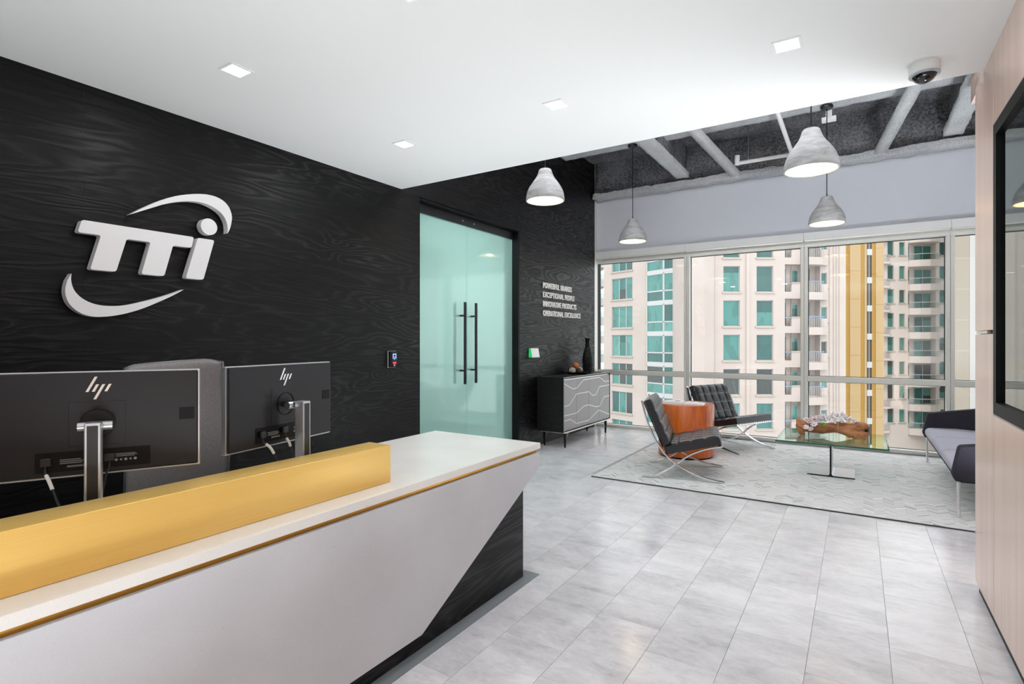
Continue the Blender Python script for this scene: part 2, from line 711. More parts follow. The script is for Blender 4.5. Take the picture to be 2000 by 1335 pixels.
def spline(pts, n=6):
    """Catmull-Rom through 2D or 3D points"""
    P = [Vector(p) for p in pts]
    out = []
    for i in range(len(P) - 1):
        p0, p1, p2, p3 = P[max(i - 1, 0)], P[i], P[i + 1], P[min(i + 2, len(P) - 1)]
        for k in range(n):
            t = k / n
            out.append(.5 * ((2 * p1) + (p2 - p0) * t + (2 * p0 - 5 * p1 + 4 * p2 - p3) * t * t + (3 * p1 - p0 - 3 * p2 + p3) * t ** 3))
    out.append(P[-1])
    return out


# ================================================================== room constants (metres)
XL, XR = -3.55, .55          # face of the charcoal wall, face of the oak wall
YW = 8.156                   # inner face of the window wall
YS = 3.69                    # edge of the dropped ceiling
ZC, ZD = 2.77, 4.2           # dropped ceiling, structural deck
XE, YB = 4.0, -4.0           # far side of the lounge, wall behind the camera

# ------------------------------------------------------------------ floor
floor = B(XL - .3, XE + .2, YB - .2, YW + .1, -.12, -.006).build('floor', mat('grout', (180, 180, 182), .7))
tag(floor, 'pale grey stone look floor of large offset rectangular tiles', 'floor', kind='structure')
TW, TL = .305, .61
tile_me = B(-TW / 2 + .0007, TW / 2 - .0007, -TL / 2 + .0007, TL / 2 - .0007, -.008, 0).mesh('tile', M['tile'], .0006, 1)
col0 = -.185                 # left joint of column 0
for ci in range(-12, 3):
    x = col0 + TW * ci + TW / 2
    off = 3.171 - ci * TL / 3
    j = math.floor((-.9 - off) / TL)
    while True:
        y0 = off + j * TL
        j += 1
        if y0 > YW - .05:
            break
        y1 = y0 + TL
        if y1 < .9:
            continue
        if x + TW / 2 < -1.75 and y1 < 2.75:      # behind the desk
            continue
        if x > -2.2 and y0 > 5.15:                # beneath the rug
            continue
        if x - TW / 2 > XR + .02 and y1 < 3.9:
            continue
        if y1 > YW:
            o = B(-TW / 2 + .001, TW / 2 - .001, -TL / 2 + .001, YW - y0 - TL / 2, -.008, 0).build('tile', M['tile'], floor)
        else:
            o = link_mesh('tile', tile_me, floor)
        o.location = (x, y0 + TL / 2, 0)

tr = MB().prism([(-1.70, -.6), (-1.578, -.6), (-1.578, 2.79), (-2.42, 2.79), (-2.42, 2.70), (-1.70, 2.70)], 'z', 0, .003).build('trim_1', M['trim_stone'])
tag(tr, 'narrow blue grey stone border set in the floor round the desk base', 'trim', kind='structure')

# ------------------------------------------------------------------ dropped ceiling and its return
ceil = B(XL - .2, XR + .02, YB - .2, YS, ZC, ZC + .12)
ceil.box(XL - .2, XE, YS - .1, YS, ZC + .12, ZD)
c_o = ceil.build('ceiling', M['white_paint'])
tag(c_o, 'flat white dropped ceiling over the reception desk', 'ceiling', kind='structure')

# ------------------------------------------------------------------ charcoal wall on the left
core = MB()
core.box(XL - .22, XL - .02, YB, 3.93, 0, ZD + .1)
core.box(XL - .22, XL - .02, 5.765, YW + .2, 0, ZD + .1)
core.box(XL - .22, XL - .02, 3.93, 5.765, 2.745, ZD + .1)
wl = core.build('wall_left', M['deep_black'])
tag(wl, 'charcoal stained veneer wall with the raised white logo and frosted doors', 'wall', kind='structure')
G = .0002
for y0, y1, z0, z1 in [(-4, -2.41, 0, ZC), (-2.41, -1.19, 0, ZC), (-1.19, .03, 0, ZC), (.03, 1.25, 0, ZC), (1.25, 2.47, 0, ZC), (2.47, 3.69, 0, ZC),
                       (3.69, 3.93, 0, ZC - .02), (3.69, 4.8, 2.745, ZD), (4.8, 5.765, 2.745, ZD), (5.765, 6.95, 0, 2.745), (5.765, 6.95, 2.745, ZD),
                       (6.95, YW - .1, 0, 2.745), (6.95, YW - .1, 2.745, ZD)]:
    if (y0, z0) == (3.69, 2.745):
        z0 = 2.751
    B(XL - .02, XL, y0 + G, y1 - G, z0 + G, z1 - G).build('veneer_panel', M['dark_wood'], wl)
B(XL - .02, XL - .001, YW - .1, YW + .02, 0, ZD).build('corner_strip', M['window_frame'], wl)

# ------------------------------------------------------------------ frosted glass double door
d1 = thing('door_1', (-3.65, 4.847, 0), 0, 'pair of tall frosted teal glass doors with long black bar pulls', 'door', kind='structure')
jb = MB().box(-.12, .098, .895, .918, 0, 2.745).box(-.12, .098, -.917, -.905, 0, 2.745).box(-.12, .098, -.917, .918, 2.728, 2.745)
jb.build('door_jamb', M['deep_black'], d1)
for sgn, y0, y1 in ((-1, -.903, -.039), (1, -.034, .894)):
    leaf = B(-.006, .006, y0, y1, .012, 2.66).build('door_leaf', M['frosted'], d1)
    rail = B(-.022, .022, y0, y1, 2.635, 2.722).build('top_rail', M['black_metal'], d1, .002, 1)
    yb = (y1 - .1) if sgn < 0 else (y0 + .1)
    MB().lathe([(0, 0), (.008, 0), (.008, .006), (0, .008)], 12).xf(Matrix.Translation((.022, yb, 2.68)) @ Matrix.Rotation(PI / 2, 4, 'Y')).build('rail_bolt', M['chrome'], rail)
    B(-.02, .02, y0, y1, .002, .06).build('bottom_rail', M['black_metal'], d1)
    yh = -.157 if sgn < 0 else .043
    for xo in (.072, -.072):
        h = MB().tube([(xo, yh, .905), (xo, yh, 1.79)], .0155, 14)
        for zz in (1.05, 1.645):
            h.tube([(xo, yh, zz), (.006 if xo > 0 else -.006, yh, zz)], .011, 10)
        h.build('pull_handle', M['black_metal'], leaf, smooth=40)

hall = MB()
hall.box(-6.2, -6.1, 2.6, 7.2, 0, 2.9).box(-6.2, -3.78, 2.5, 2.6, 0, 2.9).box(-6.2, -3.78, 7.2, 7.3, 0, 2.9).box(-6.2, -3.78, 2.5, 7.3, 2.9, 3.0)
tag(hall.build('wall_corridor', M['white_paint']), 'white corridor walls glimpsed through the frosted doors', 'wall', kind='structure')
tag(B(-6.2, -3.78, 2.5, 7.3, -.12, -.002).build('floor_corridor', M['trim_stone']), 'corridor floor beyond the frosted doors', 'floor', kind='structure')
lamp('AREA', 'corridor_light', (-4.9, 4.85, 2.88), LIGHT_HALL, (.96, 1, .99), 1.5)

# ------------------------------------------------------------------ oak wall on the right (with a recess for the screen)
wr = MB().box(XR + .02, XR + .3, YB, 3.90, 0, ZC)
wr_o = wr.build('wall_right', M['deep_black'])
tag(wr_o, 'pale oak panelled wall carrying the large black framed screen', 'wall', kind='structure')
SEAM = 3.445
for y0, y1, z0, z1 in [(SEAM + .003, 3.92, .05, 1.408), (SEAM + .003, 3.92, 1.428, ZC), (.98, SEAM - .004, .05, 1.018), (.98, SEAM - .004, 2.412, ZC),
                       (-1.3, .977, .05, ZC), (YB, -1.303, .05, ZC)]:
    B(XR, XR + .02, y0, y1, z0, z1).build('oak_panel', M['oak'], wr_o, .001, 1)
B(XR + .02, XR + .3, 3.90, 3.92, .05, ZC).build('oak_end_panel', M['oak'], wr_o, .001, 1)
B(XR + .004, XR + .02, 3.62, 3.915, 1.411, 1.426).build('finger_pull', M['light_metal'], wr_o)
B(XR + .012, XR + .02, YB, 3.89, 0, .05).build('shadow_base', M['deep_black'], wr_o)

tv = thing('wall_screen', (XR + .02, 2.21, 1.715), 0, 'large wall screen in a black frame set into the oak wall', 'screen')
yo, yi, zo, zi = 1.23, 1.172, .69, .632
fr = MB().box(-.021, -.001, -yo, -yi, -zo, zo).box(-.021, -.001, yi, yo, -zo, zo).box(-.021, -.001, -yi, yi, zi, zo).box(-.021, -.001, -yi, yi, -zo, -zi)
fr.build('screen_frame', M['deep_black'], tv)
B(-.004, -.001, -yi, yi, -zi, zi).build('screen_panel', M['tv_glass'], tv)
t2 = .004
et = MB().box(-.0215, -.001, yo, yo + t2, -zo - t2, zo + t2).box(-.0215, -.001, -yo, yo, zo, zo + t2).box(-.0215, -.001, -yo, yo, -zo - t2, -zo)
et.build('edge_trim', M['silver'], tv)

# ------------------------------------------------------------------ lounge: bulkhead, deck, far walls
wb = B(XL, XE, YW, YW + .25, 2.785, ZD + .1).build('wall_back', M['grey_paint'])
tag(wb, 'pale grey bulkhead wall above the windows', 'wall', kind='structure')
rest = MB().box(XE, XE + .1, YS - .1, YW + .2, 0, ZD + .1).box(XR + .3, XE, YS - .1, YS, 0, ZD)
tag(rest.build('wall_lounge', M['white_paint']), 'white side wall of the lounge beyond the oak wall', 'wall', kind='structure')
rear = MB().box(XL - .2, XR + .3, YB - .1, YB, 0, ZC)
tag(rear.build('wall_rear', M['white_paint']), 'white wall at the back of the reception', 'wall', kind='structure')
bh = B(.86, 1.6, 5.75, 6.35, 3.5, ZD - .06).build('trim_2', M['oak'])
tag(bh, 'oak clad box hanging under the deck beyond the oak wall', 'trim', kind='structure')


def rough_box(x0, x1, y0, y1, z0, z1, st=.07, amp=.02, seed=0):
    """box with a lumpy sprayed surface"""
    bm = bmesh.new()
    nx, ny, nz = (max(1, round((b - a) / st)) for a, b in ((x0, x1), (y0, y1), (z0, z1)))
    mb = MB()

    def grid(o, u, v, nu, nv):
        vs = [Vector(o) + Vector(u) * (i / nu) + Vector(v) * (j / nv) for j in range(nv + 1) for i in range(nu + 1)]
        fs = [(j * (nu + 1) + i, j * (nu + 1) + i + 1, (j + 1) * (nu + 1) + i + 1, (j + 1) * (nu + 1) + i) for j in range(nv) for i in range(nu)]
        mb.add(vs, fs)
    dx, dy, dz = (x1 - x0, 0, 0), (0, y1 - y0, 0), (0, 0, z1 - z0)
    grid((x0, y0, z0), dx, dy, nx, ny)
    grid((x0, y0, z0), dx, dz, nx, nz)
    grid((x0, y1, z0), dx, dz, nx, nz)
    grid((x0, y0, z0), dy, dz, ny, nz)
    grid((x1, y0, z0), dy, dz, ny, nz)
    bm.free()
    out = []
    for p in mb.v:
        q = Vector(p)
        d = mnoise.noise_vector(q * 7 + Vector((seed, 0, 0))) * amp + mnoise.noise_vector(q * 22) * amp * .6
        out.append(q + d)
    mb.v = [tuple(q) for q in out]
    return mb


deck = MB()
nx, ny = 110, 66
x0, x1, y0, y1 = XL, XE, YS, YW
for j in range(ny + 1):
    for i in range(nx + 1):
        x, y = x0 + (x1 - x0) * i / nx, y0 + (y1 - y0) * j / ny
        q = Vector((x, y, 0))
        deck.v.append((x, y, ZD - .03 + .025 * mnoise.noise(q * 5) + .012 * mnoise.noise(q * 17)))
deck.f = [(j * (nx + 1) + i, j * (nx + 1) + i + 1, (j + 1) * (nx + 1) + i + 1, (j + 1) * (nx + 1) + i) for j in range(ny) for i in range(nx)]
dk = deck.build('ceiling_deck', M['fire_dark'], smooth=180)
tag(dk, 'dark mottled sprayed fireproofing on the exposed deck above the lounge', 'ceiling', kind='structure')
B(XL - .2, XE + .1, YS - .1, YW + .25, ZD + .05, ZD + .25).build('deck_slab', M['fire_dark'], dk)


def beam(label, *a, m='fire_light', seed=0, amp=.018):
    o = rough_box(*a, seed=seed, amp=amp).build('ceiling_beam', M[m], smooth=180)
    return tag(o, label, 'beam', kind='structure')


e = beam('dark sprayed edge beam running above the window bulkhead', XL + .01, XE, 8.06, YW - .005, 3.68, ZD, m='fire_dark')
rough_box(XL + .012, XE, 7.955, YW - .01, 3.60, 3.685, .045, .02, 3).build('flange', M['fire_light'], e, smooth=180)
e = beam('sprayed cross beam parallel to the windows that carries the pendants', XL + .01, XE, 6.86, 6.93, 3.99, ZD, m='fire_dark')
rough_box(XL + .012, XE, 6.77, 7.02, 3.955, 4.0, .05, .009, 5).build('flange', M['fire_light'], e, smooth=180)
e = beam('pale sprayed beam toward the window, above the two lounge chairs', -2.16, -2.08, YS + .02, 7.95, 3.76, ZD, m='fire_dark')
rough_box(-2.205, -2.03, YS + .02, 7.9, 3.70, 3.77, .05, .006, 7).build('flange', M['fire_light'], e, smooth=180)
e = beam('pale sprayed beam toward the window, above the sofa', .88, .96, YS + .02, 7.95, 3.76, ZD, m='fire_dark')
rough_box(.825, 1.0, YS + .02, 7.9, 3.70, 3.77, .05, .010, 9).build('flange', M['fire_light'], e, smooth=180)


def brace(p0, p1, w, label):
    p0, p1 = Vector(p0), Vector(p1)
    d = (p1 - p0)
    L = d.length
    mx = Matrix.Translation(p0) @ d.to_track_quat('X', 'Z').to_matrix().to_4x4()
    o = rough_box(0, L, -w / 2, w / 2, -.03, .03, .06, .0025).xf(mx).build('ceiling_brace', M['fire_light'], smooth=180)
    return tag(o, label, 'beam', kind='structure')


b1 = brace((-1.90, 4.6, 4.08), (-1.415, 8.0, 3.66), .115, 'pale diagonal brace meeting the edge beam left of the sprinkler pipe')
b2 = brace((.80, 4.6, 4.08), (.225, 8.0, 3.66), .115, 'pale diagonal brace meeting the edge beam above the dome camera')

sp = thing('sprinkler_pipe', (-1.3, 7.6, 3.64), 0, 'white sprinkler pipe under the exposed deck behind the largest pendant', 'pipe')
sp.location = (0, 0, 0)
zp = 3.70
MB().tube([(-1.335, 7.62, zp), (-.69, 7.62, zp)], .024, 12).build('cross_pipe', M['white_paint'], sp, smooth=40)
MB().tube([(-.69, 7.62, zp), (-.69, 5.2, zp)], .024, 12).build('branch_pipe', M['white_paint'], sp, smooth=40)
MB().tube([(-1.335, 7.62, zp - .02), (-1.335, 7.62, zp + .1)], .033, 12).build('elbow', M['white_paint'], sp, smooth=40)
MB().tube([(-1.20, 7.62, zp), (-1.20, 7.62, ZD)], .008, 8).build('hanger_rod', M['steel'], sp)
jbx = B(-.34, -.20, 6.98, 7.06, 3.82, 3.86)
jbx.box(-.30, -.24, 6.99, 7.04, 3.86, 3.96)
tag(jbx.build('junction_box', M['white_plastic']), 'small white electrical box on the cross beam above the pendant cord', 'electrical box')

# ------------------------------------------------------------------ windows
mul_x = [-3.655, -2.126, -.598, .92, 2.45, 3.975]
for i in range(5):
    xa, xb = mul_x[i], mul_x[i + 1]
    names = ['beside the charcoal wall', 'behind the two lounge chairs', 'behind the glass table', 'behind the sofa', 'at the far end of the lounge']
    w_o = thing('window_%d' % (i + 1), ((xa + xb) / 2, YW, 0), 0, 'floor to header window bay in a grey frame ' + names[i], 'window', kind='structure')
    h = (xb - xa) / 2
    l = -h if i else XL - (xa + xb) / 2
    B(l, h, -.0, .13, 2.61, 2.785).build('head_rail', M['window_frame'], w_o, .003, 1)
    B(l, h, -.0, .13, .836, .905).build('transom', M['window_frame'], w_o, .003, 1)
    B(l, h, -.02, .13, 0, .045).build('sill_rail', M['window_frame'], w_o, .003, 1)
    if i:
        B(-h - .041, -h - .001, -.012, .15, .045, 2.61).build('mullion', M['window_frame'], w_o, .003, 1)
        B(-h + .001, -h + .041, -.012, .15, .045, 2.61).build('mullion', M['window_frame'], w_o, .003, 1)
    gl, gr = (l + (.042 if i else .0)), h - .042
    for z0, z1 in ((.045, .836), (.905, 2.61)):
        p = B(gl, gr, .085, .091, z0, z1).build('pane', M['window_glass'], w_o)
        g = MB().box(gl, gl + .008, .07, .084, z0, z1).box(gr - .008, gr, .07, .084, z0, z1).box(gl, gr, .07, .084, z1 - .008, z1).box(gl, gr, .07, .084, z0, z0 + .006)
        g.build('gasket', M['gasket'], p)

val = thing('shade_cassette', (0, YW, 2.685), 0, 'long white roller shade box along the window head', 'blind')
for a, b in ((XL + .003, -2.126), (-2.124, -.598), (-.596, .92), (.922, 2.45), (2.452, 3.97)):
    B(a, b, -.095, -.004, 0, .098).build('fascia', M['white_paint'], val, .002, 1)
    B(a + .01, b - .01, -.08, -.02, -.014, 0).build('shade_bar', M['light_metal'], val)

# ------------------------------------------------------------------ recessed ceiling lights
def ceiling_light():
    o = empty('ceiling_light')
    a, b = .062, .05
    f = MB().box(-a, a, -a, -b, -.004, 0).box(-a, a, b, a, -.004, 0).box(-a, -b, -b, b, -.004, 0).box(b, a, -b, b, -.004, 0)
    f.build('light_trim', M['white_plastic'], o)
    B(-b, b, -b, b, -.002, 0).build('diffuser', M['diffuser'], o)
    return o


LROW = {(-2.71, 1.61): 'small square ceiling light nearest the raised logo', (-2.72, 2.855): 'small square ceiling light in front of the glass doors, near the ceiling corner',
        (-1.505, 2.86): 'small square ceiling light in the middle of the dropped ceiling near its edge', (-.281, 2.865): 'small square ceiling light close to the dome camera',
        (-1.505, 1.61): 'square ceiling light cut by the top of the picture'}
proto = ceiling_light()
first = True
for x, y in list(LROW):
    o = proto if first else copy_tree(proto)
    first = False
    o.location = (x, y, ZC)
    tag(o, LROW[(x, y)], 'ceiling light', 'recessed lights in the dropped ceiling')
    lamp('AREA', 'downlight', (x, y, ZC - .012), LIGHT_DOWN, (.97, .98, 1), .1)

# ------------------------------------------------------------------ dome camera
dc = thing('security_camera', (.285, 3.44, ZC), 0, 'white dome security camera with smoked bubble on the dropped ceiling', 'camera')
MB().lathe([(.066, 0), (.066, -.045), (.062, -.052), (.045, -.052)], 36).build('housing', M['white_plastic'], dc, smooth=40)
MB().lathe([(.054, -.052)] + [(.05 * math.cos(a), -.053 - .042 * math.sin(a)) for a in [i * PI / 2 / 8 for i in range(8)]] + [(0, -.096)], 32).build('bubble', M['dome_glass'], dc, smooth=40)
MB().shell([(.066, -.05), (.066, -.056), (.052, -.058), (.052, -.05)], 36).build('trim_ring', M['silver'], dc, smooth=40)

# ------------------------------------------------------------------ pendants
def pendant(top):
    o = empty('pendant_lamp')
    outer = [(.180, 0), (.180, .02), (.172, .07), (.153, .12), (.124, .165), (.095, .205), (.077, .235), (.067, .262), (.058, .288), (.046, .299), (.012, .302)]
    inner = [(.012, .285), (.045, .278), (.064, .235), (.085, .195), (.115, .155), (.143, .11), (.162, .065), (.168, .018), (.170, .0)]
    sh = MB().shell([tuple(p) for p in spline(outer, 4)] + inner, 48).build('shade', M['shade'], o, smooth=50)
    MB().shell([(r - .0015, z + (.0005 if i else .002)) for i, (r, z) in enumerate(reversed(inner))] + [(r - .004, z - .002) for r, z in inner[1:-1]], 48).build('liner', M['shade_inner'], sh, smooth=50)
    MB().ball((0, 0, .13), .045, 16, 10).build('bulb', M['bulb'], o, smooth=180)
    MB().tube([(0, 0, .165), (0, 0, .29)], .02, 12).build('socket', M['black_plastic'], o, smooth=40)
    MB().tube([(0, 0, .300), (0, 0, .33)], .008, 10).build('cord_grip', M['black_plastic'], o)
    MB().tube([(0, 0, .33), (0, 0, top)], .0045, 8).build('cord', M['deep_black'], o)
    MB().lathe([(.062, top), (.062, top - .02), (.055, top - .032), (.0, top - .034)], 28).build('canopy', M['black_metal'], o, smooth=40)
    return o


ZP = 2.655
for x, y, zr, top, lab in [(-2.47, 4.47, 2.68, ZD - .05, 'grey concrete pendant lamp hanging in front of the charcoal wall beside the doors'),
                           (-2.5, 6.9, 2.676, 3.948, 'smallest grey concrete pendant, above the sideboard end of the window'),
                           (-.285, 4.5, 2.61, ZD - .05, 'largest looking grey concrete pendant, hanging low in front of the bulkhead'),
                           (-.285, 6.9, 2.655, 3.948, 'grey concrete pendant just below and behind the largest one')]:
    o = pendant(top - zr)
    o.location = (x, y, zr)
    tag(o, lab, 'pendant lamp', 'concrete pendants over the lounge')
    lamp('POINT', 'pendant_light', (x, y, zr + .05), LIGHT_PEND, (1, .82, .58), .04)

# ------------------------------------------------------------------ raised logo
XB0, XB1 = XL + .012, XL + .062
lg = thing('wall_logo', (XL, 1.6, 1.9), 0, 'large raised white TTI logo with two swooshes on the charcoal wall', 'sign')


def letter(name, poly, bev=.012):
    mb = MB().prism([(y - 1.6, z - 1.9) for y, z in poly], 'x', .012, .062)
    me = mb.mesh(name, M['logo_white'])
    if bev:
        bm = bmesh.new()
        bm.from_mesh(me)
        ed = [e for e in bm.edges if abs((e.verts[0].co - e.verts[1].co).x) > .03]
        bmesh.ops.bevel(bm, geom=ed, offset=bev, segments=4, affect='EDGES', profile=.5, clamp_overlap=True)
        bm.to_mesh(me)
        bm.free()
    o = link_mesh(name, me, lg)
    return o


letter('letter', [(1.219, 2.019), (1.799, 2.019), (1.785, 1.950), (1.677, 1.950), (1.627, 1.759), (1.505, 1.759), (1.553, 1.950), (1.430, 1.950), (1.378, 1.759), (1.256, 1.759), (1.306, 1.950), (1.201, 1.950)])
letter('letter', [(1.823, 2.019), (1.927, 2.019), (1.857, 1.759), (1.750, 1.759)])
letter('letter_dot', [(1.893 + .052 * math.cos(2 * PI * k / 40), 2.1 + .052 * math.sin(2 * PI * k / 40)) for k in range(40)], 0)
s1o = [(1.447, 2.092), (1.51, 2.14), (1.596, 2.199), (1.686, 2.248), (1.78, 2.282), (1.859, 2.3), (1.927, 2.302), (1.983, 2.286), (2.022, 2.252), (2.042, 2.2), (2.04, 2.157), (2.03, 2.113), (2.014, 2.078)]
s1i = [(2.015, 2.103), (2.01, 2.141), (1.99, 2.183), (1.955, 2.214), (1.899, 2.237), (1.845, 2.244), (1.78, 2.239), (1.717, 2.223), (1.643, 2.195), (1.573, 2.159), (1.51, 2.125), (1.452, 2.094)]
letter('swoosh', [tuple(p) for p in spline(s1o, 3)] + [tuple(p) for p in spline(s1i, 3)], 0)
s2i = [(1.174, 1.728), (1.172, 1.699), (1.177, 1.665), (1.191, 1.632), (1.221, 1.6), (1.265, 1.577), (1.314, 1.567), (1.375, 1.568), (1.439, 1.578), (1.51, 1.599), (1.584, 1.624), (1.655, 1.651), (1.739, 1.688)]
s2o = [(1.735, 1.685), (1.674, 1.646), (1.596, 1.603), (1.51, 1.56), (1.428, 1.529), (1.355, 1.511), (1.289, 1.504), (1.236, 1.512), (1.193, 1.536), (1.163, 1.571), (1.149, 1.612), (1.148, 1.651), (1.156, 1.691)]
letter('swoosh', [tuple(p) for p in spline(s2i, 3)] + [tuple(p) for p in spline(s2o, 3)], 0)

# ------------------------------------------------------------------ wall lettering
tx = thing('wall_lettering', (XL, 6.354, 1.705), 0, 'four lines of raised white capital lettering beside the glass doors', 'sign')


def text_mesh(body, width, height, extrude, bold=.0):
    cu = bpy.data.curves.new('letters', 'FONT')
    cu.body = body
    cu.size = 1
    cu.extrude = 0
    cu.offset = bold
    cu.space_character = 1.12
    ob = bpy.data.objects.new('letters', cu)
    COL.objects.link(ob)
    dg = bpy.context.evaluated_depsgraph_get()
    me = bpy.data.meshes.new_from_object(ob.evaluated_get(dg))
    COL.objects.unlink(ob)
    bpy.data.objects.remove(ob)
    xs = [v.co.x for v in me.vertices]
    ys = [v.co.y for v in me.vertices]
    x0, x1, y0, y1 = min(xs), max(xs), min(ys), max(ys)
    bm = bmesh.new()
    bm.from_mesh(me)
    r = bmesh.ops.extrude_face_region(bm, geom=bm.faces[:])
    for v in [g for g in r['geom'] if isinstance(g, bmesh.types.BMVert)]:
        v.co.z += 1
    for v in bm.verts:
        v.co.x = (v.co.x - x0) / (x1 - x0) * width
        v.co.y = (v.co.y - y0) / (y1 - y0) * height
        v.co.z *= extrude
    bmesh.ops.recalc_face_normals(bm, faces=bm.faces)
    bm.to_mesh(me)
    bm.free()
    return me


for body, wdt, zb, hh in [('POWERFUL BRANDS', .854, 2.078, .077), ('EXCEPTIONAL PEOPLE', .944, 1.954, .075), ('INNOVATIVE PRODUCTS', 1.007, 1.830, .075), ('OPERATIONAL EXCELLENCE', 1.156, 1.705, .075)]:
    me = text_mesh(body, wdt, hh, .012, .016)
    mx = Matrix.Translation((.001, 0, zb - 1.705)) @ Matrix(((0, 0, 1, 0), (1, 0, 0, 0), (0, 1, 0, 0), (0, 0, 0, 1)))
    bm = bmesh.new()
    bm.from_mesh(me)
    todo = set(bm.verts)
    while todo:                                   # every letter is a part of its own
        isl, stack = set(), [next(iter(todo))]
        while stack:
            v = stack.pop()
            if v in isl:
                continue
            isl.add(v)
            stack += [e.other_vert(v) for e in v.link_edges]
        todo -= isl
        idx = {v: i for i, v in enumerate(isl)}
        lm = bpy.data.meshes.new('letter')
        lm.from_pydata([tuple(v.co) for v in isl], [], [[idx[v] for v in f.verts] for f in bm.faces if f.verts[0] in isl])
        lm.materials.append(M['white_letter'])
        link_mesh('raised_letter', lm, tx).matrix_local = mx
    bm.free()

# ------------------------------------------------------------------ access reader and room panel on the wall
kp = thing('access_reader', (XL, 3.56, 1.207), 0, 'small black card and fingerprint reader on the wall beside the glass doors', 'reader')
B(.0, .012, -.052, .052, -.075, .075).build('back_plate', M['silver'], kp, .002, 1)
B(.012, .03, -.048, .05, -.072, .072).build('body', M['deep_black'], kp, .004, 2)
B(.03, .032, -.022, .04, -.012, .062).build('screen', M['black_plastic'], kp)
ic = MB().box(.032, .033, -.012, -.006, .005, .042).box(.032, .033, .022, .028, .005, .042).box(.032, .033, -.012, .028, .042, .049).box(.032, .033, .005, .011, -.004, .026)
ic.build('icon', M['blue_led'], kp)
B(.03, .034, -.012, .03, -.042, -.022).build('red_light', M['red_led'], kp)
B(.03, .033, .0, .016, -.06, -.048).build('sensor', M['steel'], kp)

tp = thing('room_panel', (XL, 6.09, 1.216), 0, 'small white touch panel with green edge light on the wall above the sideboard', 'touch panel')
pr = MB().prism([(.0, -.06), (.05, -.06), (.028, .06), (0, .06)], 'y', -.092, .1)
pr.build('body', M['white_plastic'], tp, .002, 1)
MB().prism([(.001, -.058), (.048, -.058), (.027, .058), (.001, .058)], 'y', -.1, -.0925).build('edge_light', M['green_led'], tp)
MB().prism([(.0495, -.052), (.0515, -.052), (.0315, .054), (.0295, .054)], 'y', -.08, .09).build('screen', M['screen_on'], tp)

# ------------------------------------------------------------------ reception desk
dk = thing('reception_desk', (-1.95, 1.2, 0), 0, 'long white topped reception desk with grey front panel and brass ledge', 'desk')


def dpart(mb, name, m, parent=dk, **k):
    return mb.xf(Matrix.Translation((1.95, -1.2, 0))).build(name, m, parent, **k)


Y0 = -.6
dpart(B(-2.36, -1.645, Y0, 2.712, 0, .70), 'base_cabinet', M['base_wood'], bevel=.001, segs=1)
dpart(MB().prism([(Y0, .087), (1.801, .087), (2.839, .617), (2.85, .706), (Y0, .706)], 'x', -1.643, -1.61), 'front_panel', M['concrete'], bevel=.0012, segs=1)
dpart(B(-2.38, -1.628, Y0, 2.835, .7065, .7265), 'reveal_strip', M['gold_bar'])
dpart(B(-2.43, -1.61, Y0, 2.855, .727, .7615), 'worktop', M['slab'], bevel=.0015, segs=2)
lo = MB().box(-1.846, -1.715, Y0, 1.717, .762, .922)
dpart(lo, 'brass_ledge', M['gold'], bevel=.003, segs=3, smooth=40)


